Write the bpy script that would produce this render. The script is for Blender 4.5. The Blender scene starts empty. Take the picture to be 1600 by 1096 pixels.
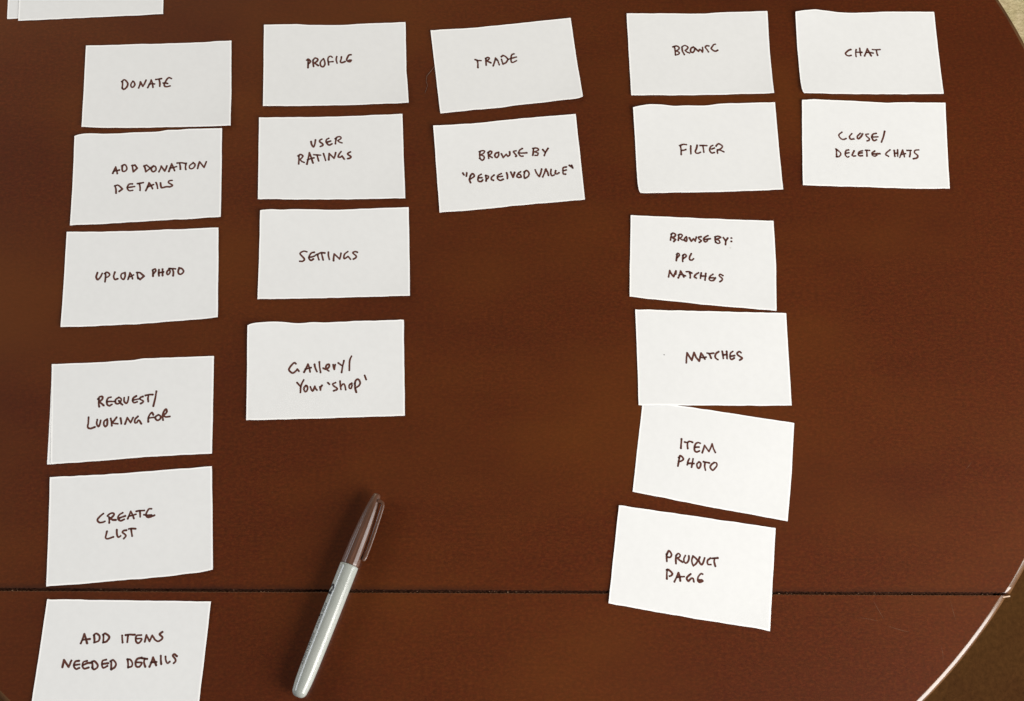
import bpy, bmesh, math, random
import numpy as np
from mathutils import Matrix, Vector
from mathutils.geometry import delaunay_2d_cdt

S = bpy.context.scene
C = S.collection
MM = 0.001
TZ = 0.75                      # height of the table top (metres)

# ------------------------------------------------------------------ camera
cam = bpy.data.cameras.new("camera")
cam.lens = 36.0 * 2095.74 / 1600.0
cam.sensor_width = 36.0
cam.clip_start = 0.01
cam.clip_end = 50.0
co = bpy.data.objects.new("camera", cam)
C.objects.link(co)
co.matrix_world = Matrix((
    (0.99296447, -0.11841269, 0.0, 0.0399071),
    (0.11274940, 0.94547421, -0.30555864, -0.3845815),
    (0.03618202, 0.30340887, 0.95217326, TZ + 0.9014),
    (0, 0, 0, 1)))
S.camera = co

# ------------------------------------------------------------------ world and light
w = bpy.data.worlds.new("World")
S.world = w
w.use_nodes = True
w.node_tree.nodes["Background"].inputs[0].default_value = (1.0, 0.93, 0.82, 1)
w.node_tree.nodes["Background"].inputs[1].default_value = 0.085
S.view_settings.view_transform = 'Standard'
S.view_settings.look = 'None'
S.view_settings.exposure = 0.0
S.view_settings.gamma = 1.0


def area(name, az, el, dist, sx, sy, power, col):
    l = bpy.data.lights.new(name, 'AREA')
    l.shape = 'RECTANGLE'
    l.size, l.size_y = sx, sy
    l.energy = power
    l.color = col
    o = bpy.data.objects.new(name, l)
    a, e = math.radians(az), math.radians(el)
    d = Vector((math.cos(a) * math.cos(e), math.sin(a) * math.cos(e), math.sin(e)))
    o.location = Vector((0, 0, TZ)) + d * dist
    o.rotation_euler = d.to_track_quat('Z', 'Y').to_euler()
    C.objects.link(o)
    return o


area("window_light_right", -33, 23, 1.75, 0.95, 1.1, 45, (1.0, 0.965, 0.93))
area("window_light_far", -4, 22, 2.0, 0.38, 1.1, 13, (0.94, 0.98, 1.0))
area("window_light_left", 178, 25, 2.2, 1.5, 0.7, 27, (0.86, 0.91, 1.0))
area("room_light", 118, 27, 2.6, 1.4, 0.9, 20.5, (1.0, 0.83, 0.57))


# ------------------------------------------------------------------ helpers
def put(name, me, m=None, parent=None, smooth=None):
    o = bpy.data.objects.new(name, me)
    C.objects.link(o)
    if m is not None:
        me.materials.clear()
        me.materials.append(m)
    if smooth is not None:
        for p in me.polygons:
            p.use_smooth = smooth
    o.parent = parent
    return o


def mesh(name, v, f):
    me = bpy.data.meshes.new(name)
    me.from_pydata([tuple(p) for p in v], [], f)
    me.update()
    return me


def tag(o, label=None, cat=None, group=None, kind=None):
    if label: o['label'] = label
    if cat: o['category'] = cat
    if group: o['group'] = group
    if kind: o['kind'] = kind
    return o


class NT:
    def __init__(s, name):
        s.m = bpy.data.materials.new(name)
        s.m.use_nodes = True
        s.t = s.m.node_tree
        s.b = s.t.nodes["Principled BSDF"]

    def n(s, kind, **kw):
        x = s.t.nodes.new(kind)
        for k, v in kw.items():
            if k.startswith('i_'):
                x.inputs[k[2:].replace('_', ' ')].default_value = v
            else:
                setattr(x, k, v)
        return x

    def l(s, a, b):
        s.t.links.new(a, b)

    def coord(s, scale=(1, 1, 1), rot=(0, 0, 0)):
        c = s.n('ShaderNodeTexCoord')
        mp = s.n('ShaderNodeMapping')
        mp.inputs['Scale'].default_value = scale
        mp.inputs['Rotation'].default_value = rot
        s.l(c.outputs['Object'], mp.inputs[0])
        return mp.outputs[0]

    def noise(s, vec, scale, detail=3, rough=.5):
        x = s.n('ShaderNodeTexNoise')
        x.inputs['Scale'].default_value = scale
        x.inputs['Detail'].default_value = detail
        x.inputs['Roughness'].default_value = rough
        s.l(vec, x.inputs['Vector'])
        return x.outputs['Fac']

    def ramp(s, fac, stops):
        x = s.n('ShaderNodeValToRGB')
        e = x.color_ramp.elements
        while len(e) < len(stops):
            e.new(.5)
        for q, (p, c) in zip(e, stops):
            q.position = p
            q.color = (*c, 1)
        s.l(fac, x.inputs[0])
        return x.outputs[0]

    def mix(s, fac, a, b, mode='MIX'):
        x = s.n('ShaderNodeMix', data_type='RGBA', blend_type=mode)
        for inp, v in ((x.inputs[0], fac), (x.inputs[6], a), (x.inputs[7], b)):
            if isinstance(v, (int, float)):
                inp.default_value = v
            elif isinstance(v, tuple):
                inp.default_value = (*v, 1)
            else:
                s.l(v, inp)
        return x.outputs[2]

    def bump(s, h, strength, dist):
        x = s.n('ShaderNodeBump')
        x.inputs['Strength'].default_value = strength
        x.inputs['Distance'].default_value = dist
        s.l(h, x.inputs['Height'])
        s.l(x.outputs[0], s.b.inputs['Normal'])

    def set(s, **kw):
        for k, v in kw.items():
            k = k.replace('_', ' ')
            if isinstance(v, (int, float)):
                s.b.inputs[k].default_value = v
            elif isinstance(v, tuple):
                s.b.inputs[k].default_value = (*v, 1)
            else:
                s.l(v, s.b.inputs[k])


# ------------------------------------------------------------------ materials
EX = {"seam": [[-276.33, -301.79], [393.74, -225.56]], "hair": [[-43.5, 120.64], [-45.87, 116.49], [-48.23, 112.34], [-48.14, 108.0], [-46.69, 104.38], [-47.74, 97.74]], "dot": [[147.16, -85.24]], "smudge": [[188.84, 2.19]], "splinter": [[384.16, -227.6], [389.39, -227.55], [394.61, -226.15]], "fiberdot": [[-38.87, -155.77]], "scratches": [[[300.93, -240.24], [303.67, -244.63], [306.83, -249.39], [309.08, -252.54]], [[310.91, -256.15], [316.12, -257.24], [322.17, -258.22], [326.49, -258.56]], [[347.27, -264.59], [348.63, -269.48], [349.16, -276.13]], [[352.88, -233.24], [355.6, -242.37], [357.4, -248.13]], [[290.96, -252.96], [299.61, -253.23], [305.67, -253.79]], [[362.44, -142.89], [365.1, -139.36], [367.32, -136.34]]]}
R = 0.4542
(sx0, sy0), (sx1, sy1) = EX['seam']
PHI = math.atan2(sy1 - sy0, sx1 - sx0)
OFF = (-sx0 * math.sin(PHI) + sy0 * math.cos(PHI)) * MM      # seam distance from the centre, local y
def wood_material(rim=False):
    t = NT("varnished_rim_painted_shine" if rim else "stained_wood")
    g = t.coord((4, 62, 60))
    grain = t.noise(g, 1.0, 5, .6)
    fine = t.noise(t.coord((60, 420, 300)), 1.0, 3, .6)
    blotch = t.noise(t.coord((1, 1, 1)), 7.0, 4, .55)
    speck = t.noise(t.coord((.8, 1.3, 1)), 440.0, 3, .8)
    base = t.ramp(blotch, [(.28, (.064, .0165, .0042)), (.5, (.079, .0205, .0050)), (.72, (.098, .0270, .0058))])
    c1 = t.mix(.33, base, t.ramp(grain, [(.3, (.048, .0120, .0030)), (.55, (.084, .0215, .0052)), (.75, (.108, .031, .0075))]))
    c2 = t.mix(.30, c1, t.ramp(fine, [(.3, (.044, .0110, .0034)), (.7, (.116, .033, .0090))]))
    hue = t.noise(t.coord((1, 1, 1)), 330.0, 2, .6)
    c3 = t.mix(.56, c2, t.ramp(speck, [(.32, (.034, .0085, .0034)), (.5, (.076, .0200, .0055)), (.68, (.140, .040, .0115))]))
    c4 = t.mix(.13, c3, t.ramp(hue, [(.35, (.062, .028, .0055)), (.65, (.105, .0155, .0065))]))
    # tiny pale dust grains lying in the finish
    vo = t.n('ShaderNodeTexVoronoi', i_Scale=75.0)
    t.l(t.coord(), vo.inputs['Vector'])
    dust = t.ramp(vo.outputs['Distance'], [(.0, (1, 1, 1)), (.045, (0, 0, 0))])
    rare = t.ramp(t.noise(t.coord(), 11.0, 2), [(.60, (0, 0, 0)), (.66, (.5, .5, .5))])
    dm = t.mix(1.0, dust, rare, 'MULTIPLY')
    c5 = t.mix(dm, c4, (.30, .19, .12))
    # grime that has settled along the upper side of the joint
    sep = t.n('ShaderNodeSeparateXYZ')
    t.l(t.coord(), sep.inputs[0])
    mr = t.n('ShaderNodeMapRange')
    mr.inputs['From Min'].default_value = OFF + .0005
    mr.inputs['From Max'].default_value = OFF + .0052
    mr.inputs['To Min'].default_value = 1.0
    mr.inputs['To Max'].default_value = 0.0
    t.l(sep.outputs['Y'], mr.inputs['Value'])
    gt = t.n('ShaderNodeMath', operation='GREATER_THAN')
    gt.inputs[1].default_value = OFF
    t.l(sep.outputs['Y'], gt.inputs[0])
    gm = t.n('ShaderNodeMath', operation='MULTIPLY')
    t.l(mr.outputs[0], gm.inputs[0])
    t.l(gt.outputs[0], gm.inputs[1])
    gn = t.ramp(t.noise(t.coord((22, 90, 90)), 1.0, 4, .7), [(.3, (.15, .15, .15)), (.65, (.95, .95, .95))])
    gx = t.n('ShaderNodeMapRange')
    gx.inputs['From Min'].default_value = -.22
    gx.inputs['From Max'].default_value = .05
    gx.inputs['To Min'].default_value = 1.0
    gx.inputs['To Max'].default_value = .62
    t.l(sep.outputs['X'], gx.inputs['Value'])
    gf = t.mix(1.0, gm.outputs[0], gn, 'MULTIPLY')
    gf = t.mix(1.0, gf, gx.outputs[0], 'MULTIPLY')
    och = t.ramp(t.noise(t.coord((1, 1.8, 1)), 4.2, 3, .55), [(.44, (0, 0, 0)), (.70, (.46, .46, .46))])
    mar = t.ramp(t.noise(t.coord((.8, 1.3, 1)), 5.1, 3, .55), [(.44, (0, 0, 0)), (.68, (.55, .55, .55))])
    c5 = t.mix(mar, c5, (.060, .0165, .0058))
    c5 = t.mix(och, c5, (.128, .048, .0085))
    c5 = t.mix(1.0, c5, (1.02, .775, .53), 'MULTIPLY')
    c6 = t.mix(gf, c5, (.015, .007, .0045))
    t.set(Base_Color=c6, Roughness=.42)
    t.b.inputs['Specular IOR Level'].default_value = .15
    t.b.inputs['Coat Weight'].default_value = .55
    t.b.inputs['Coat Roughness'].default_value = .22
    t.b.inputs['Coat IOR'].default_value = 1.5
    if rim:                                        # bevel highlight painted in as a paler base colour, under thick gloss
        rim_shine = t.ramp(t.noise(t.coord(), 60.0, 4, .6), [(.3, (.070, .026, .009)), (.7, (.14, .068, .026))])
        t.set(Base_Color=rim_shine, Roughness=.35)
        t.b.inputs['Coat Weight'].default_value = 1.0
        t.b.inputs['Coat Roughness'].default_value = .13
    hb = t.mix(.5, t.noise(t.coord((20, 160, 120)), 1.0, 4, .6), speck)
    t.bump(hb, .09, .0005)
    return t.m


def edge_wear_material():
    t = NT("raw_wood_edge")
    c = t.ramp(t.noise(t.coord(), 240.0, 4, .6), [(.3, (.34, .22, .14)), (.7, (.60, .44, .32))])
    t.set(Base_Color=c, Roughness=.55)
    return t.m


def dark_wood_material():
    t = NT("dark_gap_wood")
    c = t.ramp(t.noise(t.coord(), 300.0, 4, .6), [(.35, (.008, .003, .002)), (.8, (.05, .02, .012))])
    t.set(Base_Color=c, Roughness=.9)
    t.b.inputs['Specular IOR Level'].default_value = .03
    return t.m


def paper_material(tint):
    t = NT("white_paper")
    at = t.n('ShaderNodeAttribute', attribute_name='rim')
    fib = t.noise(t.coord(), 210.0, 4, .6)
    mott = t.noise(t.coord(), 45.0, 4, .6)
    face = t.ramp(mott, [(.25, tuple(.756 * x for x in tint)), (.75, tuple(.780 * x for x in tint))])
    face = t.mix(.2, face, t.ramp(fib, [(.3, tuple(.70 * x for x in tint)), (.7, tuple(.82 * x for x in tint))]))
    col = t.mix(at.outputs['Fac'], face, (.955, .955, .935))  # bright halo along the sheet's edges, painted into the paper colour
    t.set(Base_Color=col, Roughness=.86)
    t.b.inputs['Specular IOR Level'].default_value = .25
    t.bump(t.mix(.5, fib, mott), .10, .0004)
    return t.m


def ink_material():
    t = NT("brown_marker_ink")
    at = t.n('ShaderNodeAttribute', attribute_name='ink')
    n = t.noise(t.coord(), 700.0, 3, .6)
    f = t.mix(.25, at.outputs['Color'], n)
    c = t.ramp(f, [(.12, (.165, .058, .040)), (.5, (.088, .028, .019)), (.85, (.034, .009, .006))])
    t.set(Base_Color=c, Roughness=.7)
    t.b.inputs['Specular IOR Level'].default_value = .2
    return t.m


def plain(name, col, rough=.5, spec=.5, bump=None, var=.12, nscale=120.0):
    t = NT(name)
    n = t.noise(t.coord(), nscale, 3, .6)
    c = t.ramp(n, [(.25, tuple(v * (1 - var) for v in col)), (.75, tuple(min(1, v * (1 + var)) for v in col))])
    t.set(Base_Color=c, Roughness=rough)
    t.b.inputs['Specular IOR Level'].default_value = spec
    if bump:
        t.bump(n, bump[0], bump[1])
    return t.m


WOOD = wood_material()
RIM = wood_material(True)
RAW = edge_wear_material()
GAP = dark_wood_material()
DIRT = plain("joint_dirt", (.045, .018, .010), .95, .02, var=.8, nscale=380.0)
LIP = plain("worn_lip", (.105, .042, .018), .7, .1, var=.4, nscale=260.0)
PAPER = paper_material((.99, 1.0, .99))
INK = ink_material()
SCR = plain("scratch_mark", (.125, .052, .025), .7, .2, var=.4, nscale=500.0)
GREY_SPOT = plain("grey_spot", (.30, .29, .28), .8, .2)
FAINT_SPOT = plain("faint_spot", (.66, .65, .63), .85, .2, var=.04)

# ------------------------------------------------------------------ the setting: floor and rug
def floor_material():
    t = NT("brown_floor")
    n1 = t.noise(t.coord((1, 1, 1)), 5.0, 4, .6)
    n2 = t.noise(t.coord((1, 1, 1)), 160.0, 4, .7)
    a = t.ramp(n1, [(.3, (.052, .0180, .0046)), (.55, (.074, .0330, .0070)), (.75, (.072, .0220, .0060))])
    c = t.mix(.45, a, t.ramp(n2, [(.3, (.018, .0070, .0030)), (.7, (.082, .034, .0110))]))
    t.set(Base_Color=c, Roughness=.9)
    t.b.inputs['Specular IOR Level'].default_value = .05
    t.bump(n2, .4, .002)
    return t.m


fl = mesh("floor", [(-6, -6, 0), (6, -6, 0), (6, 6, 0), (-6, 6, 0)], [(0, 1, 2, 3)])
tag(put("floor", fl, floor_material()), kind='structure')


def rug_material():
    t = NT("beige_rug")
    n = t.noise(t.coord(), 130.0, 4, .75)
    m = t.noise(t.coord(), 32.0, 3, .6)
    c = t.ramp(n, [(.28, (.26, .20, .09)), (.42, (.52, .43, .23)), (.6, (.70, .59, .35)), (.75, (.82, .68, .45))])
    c = t.mix(.3, c, t.ramp(m, [(.35, (.40, .38, .20)), (.65, (.66, .52, .36))]))
    t.set(Base_Color=c, Roughness=.95)
    t.b.inputs['Specular IOR Level'].default_value = .1
    t.bump(n, .8, .004)
    return t.m


def build_rug():
    rnd = random.Random(4)
    x0, x1, y0, y1, st = -1.2, 1.6, .30, 2.2, .011
    nx, ny = int((x1 - x0) / st), int((y1 - y0) / st)
    v, f = [], []
    for j in range(ny + 1):
        for i in range(nx + 1):
            e = min(i, nx - i, j, ny - j)
            z = .003 if e == 0 else .010 + rnd.uniform(-.0022, .0022)
            v.append((x0 + i * st + rnd.uniform(-.002, .002), y0 + j * st + rnd.uniform(-.002, .002), z))
    for j in range(ny):
        for i in range(nx):
            a = j * (nx + 1) + i
            f.append((a, a + 1, a + nx + 2, a + nx + 1))
    o = put("rug", mesh("rug", v, f), rug_material(), smooth=True)
    tag(o, 'beige speckled short pile rug on the floor beyond the round table edge', 'rug')


build_rug()

# ------------------------------------------------------------------ the table
table = bpy.data.objects.new("round_table", None)
C.objects.link(table)
table.location = (0, 0, 0)
table.rotation_euler = (0, 0, PHI)
tag(table, 'round dark brown stained wooden table with a hinged leaf, cards laid out on it', 'table')


def jit(x, seed, amp):
    return amp * (math.sin(x * 2100 + seed) * .4 + math.sin(x * 5300 + seed * 2) * .35 + math.sin(x * 9700 + seed * 5) * .25)


def slab(name, side, rad, gap, seam_round, seed):
    # side=+1: part above the seam; rings run from the top inwards edge down to the underside
    NA, NS = 360, 900
    prof = []
    rr = .0060
    for k in range(7):
        a = math.pi / 2 * k / 6
        prof.append((rr * (1 - math.sin(a)), seam_round * (1 - math.sin(a)), -(1 - math.cos(a)), k))
    rings = []
    # arc edge: a short ease into a softly crowned bevel, then straight down
    arc, ex, ez = [], 0.0, 0.0
    for ang, ln in zip((8, 20, 27, 33, 39, 46), (.5, .5, 1.0, 1.0, 1.0, .9)):
        arc.append((ex, ez))
        ex += ln * MM * math.cos(math.radians(ang))
        ez -= ln * MM * math.sin(math.radians(ang))
    arc.append((ex, ez))
    for (px_, pz_), (da, ds, zz, k) in zip(arc, prof):
        rings.append((ex - px_, ds, pz_, zz * seam_round))
    rings.append((0, 0, -.016, -.016))
    rings.append((.002, 0, -.020, -.020))
    V = []
    n = NA + NS
    for ri, (da, ds, za, zs) in enumerate(rings):
        Rr = rad - da
        y = OFF + side * (gap + ds)
        xe = math.sqrt(max(0, Rr * Rr - y * y))
        a0 = math.atan2(y, xe)
        a1 = math.pi - a0
        if side < 0:
            a1 = -math.pi - a0
        for i in range(NA):
            a = a0 + (a1 - a0) * i / NA
            V.append((Rr * math.cos(a), Rr * math.sin(a), TZ + za))
        for i in range(NS):
            x = -xe + 2 * xe * i / NS
            w_ = min(1, i / 4, (NS - i) / 4)
            up = 1.0 if ri < 8 else .3
            V.append((x, y + side * w_ * up * jit(x, seed + ri * .15, .00034), TZ + zs * w_ + za * (1 - w_)))
    F = []
    for k in range(len(rings) - 1):
        for i in range(n):
            j = (i + 1) % n
            q = (k * n + i, k * n + j, (k + 1) * n + j, (k + 1) * n + i)
            F.append(q if side < 0 else q[::-1])
    bot = [(len(rings) - 1) * n + i for i in range(n)]
    # flat top: evenly sized triangles inside the outline
    P2 = [Vector((v[0], v[1])) for v in V[:n]]
    ed = [(i, (i + 1) % n) for i in range(n)]
    g = .014
    for a in range(int(-rad / g), int(rad / g) + 1):
        for b in range(int(-rad / g), int(rad / g) + 1):
            x, y = a * g + (b % 2) * g / 2, b * g
            if math.hypot(x, y) < rad - .014 and side * (y - OFF) > .010:
                P2.append(Vector((x, y)))
    ov, _, of, omap, _, _ = delaunay_2d_cdt(P2, ed, [], 1, 1e-7)
    idx = {}
    for q, (p, src) in enumerate(zip(ov, omap)):
        src = [k for k in src if k < n]
        if src:
            idx[q] = src[0]
        else:
            idx[q] = len(V)
            V.append((p.x, p.y, TZ))
    ntop0 = len(F)
    for f in of:
        f = [idx[k] for k in f]
        a, b, c = (V[k] for k in f)
        if (b[0] - a[0]) * (c[1] - a[1]) - (b[1] - a[1]) * (c[0] - a[0]) < 0:
            f = f[::-1]
        F.append(tuple(f))
    F.append(bot[::-1] if side > 0 else bot)
    me = mesh(name, V, F)
    o = put(name, me, WOOD, table)
    me.set_sharp_from_angle(angle=math.radians(50))
    for p in me.polygons:                      # the flat top and bottom stay flat, the rounded edge is smooth
        p.use_smooth = len(p.vertices) == 4
    me.materials.append(GAP if side > 0 else LIP)
    me.materials.append(RIM)
    for k in range(len(rings) - 1):
        for i in range(NA):
            me.polygons[k * n + i].material_index = 2          # unvarnished wood inside the joint
    for k in range(len(rings) - 1):
        for i in range(NA + 2, n - 2):
            me.polygons[k * n + i].material_index = 1
    return o


slab("table_top", 1, R, .0009, .0005, 1.0)
slab("drop_leaf", -1, R - .0012, .0005, .0005, 3.7)


def box(name, x0, x1, y0, y1, z0, z1, m, parent, bev=.001):
    bm = bmesh.new()
    bmesh.ops.create_cube(bm, size=1)
    for v in bm.verts:
        v.co = Vector(((x0 + x1) / 2 + v.co.x * (x1 - x0), (y0 + y1) / 2 + v.co.y * (y1 - y0), (z0 + z1) / 2 + v.co.z * (z1 - z0)))
    bmesh.ops.bevel(bm, geom=bm.edges[:], offset=bev, segments=2, affect='EDGES')
    me = bpy.data.meshes.new(name)
    bm.to_mesh(me)
    bm.free()
    return put(name, me, m, parent)


box("joint_tongue", -.355, .355, OFF - .004, OFF + .004, TZ - .0204, TZ - .0013, DIRT, table, .0002)
box("hinge_rail", -.34, .34, OFF - .02, OFF + .02, TZ - .034, TZ - .0205, GAP, table)
for ax in (-1, 1):
    box("apron", -.27, .27, ax * .19 - .01, ax * .19 + .01, TZ - .10, TZ - .0206, WOOD, table)
    box("apron", ax * .27 - .01 + (.012 if ax < 0 else -.012), ax * .27 + .01 + (.012 if ax < 0 else -.012), -.175, .175, TZ - .10, TZ - .0207, WOOD, table)
    for ay in (-1, 1):
        bm = bmesh.new()
        bmesh.ops.create_cone(bm, cap_ends=True, segments=20, radius1=.014, radius2=.024, depth=TZ - .021)
        for v in bm.verts:
            v.co += Vector((ax * .285, ay * .225 , (TZ - .021) / 2))
        me = bpy.data.meshes.new("leg")
        bm.to_mesh(me)
        bm.free()
        put("leg", me, WOOD, table)

# pale splinter of bare wood at the end of the joint
M_t = Matrix.Rotation(-PHI, 4, 'Z')


def local(p):
    q = M_t @ Vector((p[0] * MM, p[1] * MM, 0))
    return q.x, q.y


def tube(pts, rads, seg=8):
    V, F = [], []
    n = len(pts)
    for i, p in enumerate(pts):
        p = Vector(p)
        t = (Vector(pts[min(i + 1, n - 1)]) - Vector(pts[max(i - 1, 0)])).normalized()
        u = t.cross(Vector((0, 0, 1)))
        if u.length < 1e-4:
            u = Vector((1, 0, 0))
        u.normalize()
        w_ = t.cross(u)
        for k in range(seg):
            a = 2 * math.pi * k / seg
            V.append(p + (u * math.cos(a) + w_ * math.sin(a)) * rads[i])
    for i in range(n - 1):
        for k in range(seg):
            k2 = (k + 1) % seg
            F.append((i * seg + k, i * seg + k2, (i + 1) * seg + k2, (i + 1) * seg + k))
    F.append(tuple(range(seg))[::-1])
    F.append(tuple((n - 1) * seg + k for k in range(seg)))
    return V, F


sp = [(*local(p), TZ - .0004 - .0010 * k) for k, p in enumerate(EX['splinter'])]
V, F = tube(sp, [.0003, .00055, .00045])
put("splinter", mesh("splinter", V, F), RAW, table, True)

# faint scratches in the finish of the leaf
for sc in EX['scratches']:
    q = [local(p) for p in sc]
    V, F = [], []
    for k, (x, y) in enumerate(q):
        x1, y1 = q[min(k + 1, len(q) - 1)]
        x0, y0 = q[max(k - 1, 0)]
        l_ = math.hypot(x1 - x0, y1 - y0)
        nx_, ny_ = -(y1 - y0) / l_, (x1 - x0) / l_
        w_ = .00002 if k in (0, len(q) - 1) else .00014
        V += [(x + nx_ * w_, y + ny_ * w_, TZ + .00003), (x - nx_ * w_, y - ny_ * w_, TZ + .00003)]
    for k in range(len(q) - 1):
        F.append((2 * k, 2 * k + 1, 2 * k + 3, 2 * k + 2))
    put("scratch", mesh("scratch", V, F), SCR, table)

# crumbs of lint and bare fibre caught in the joint
rnd = random.Random(11)
V, F = [], []
for k in range(150):
    x = rnd.uniform(-.36, .36)
    y = OFF + rnd.uniform(-.0010, .0014)
    r_ = rnd.uniform(.00012, .0003) * (1.7 if rnd.random() < .1 else 1)
    b0 = len(V)
    z = TZ - .0004
    for d in ((1.6, 0, 0), (0, 1, 0), (-1.3, 0, 0), (0, -1, 0), (0, 0, .8), (0, 0, -.8)):
        V.append((x + d[0] * r_ * rnd.uniform(.7, 1.3), y + d[1] * r_, z + d[2] * r_))
    for a, b_, c in ((0, 1, 4), (1, 2, 4), (2, 3, 4), (3, 0, 4), (1, 0, 5), (2, 1, 5), (3, 2, 5), (0, 3, 5)):
        F.append((b0 + a, b0 + b_, b0 + c))
lint = put("joint_lint", mesh("joint_lint", V, F), plain("lint", (.22, .13, .08), .9, .1, var=.4), table)
tag(lint, kind='stuff')

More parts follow.
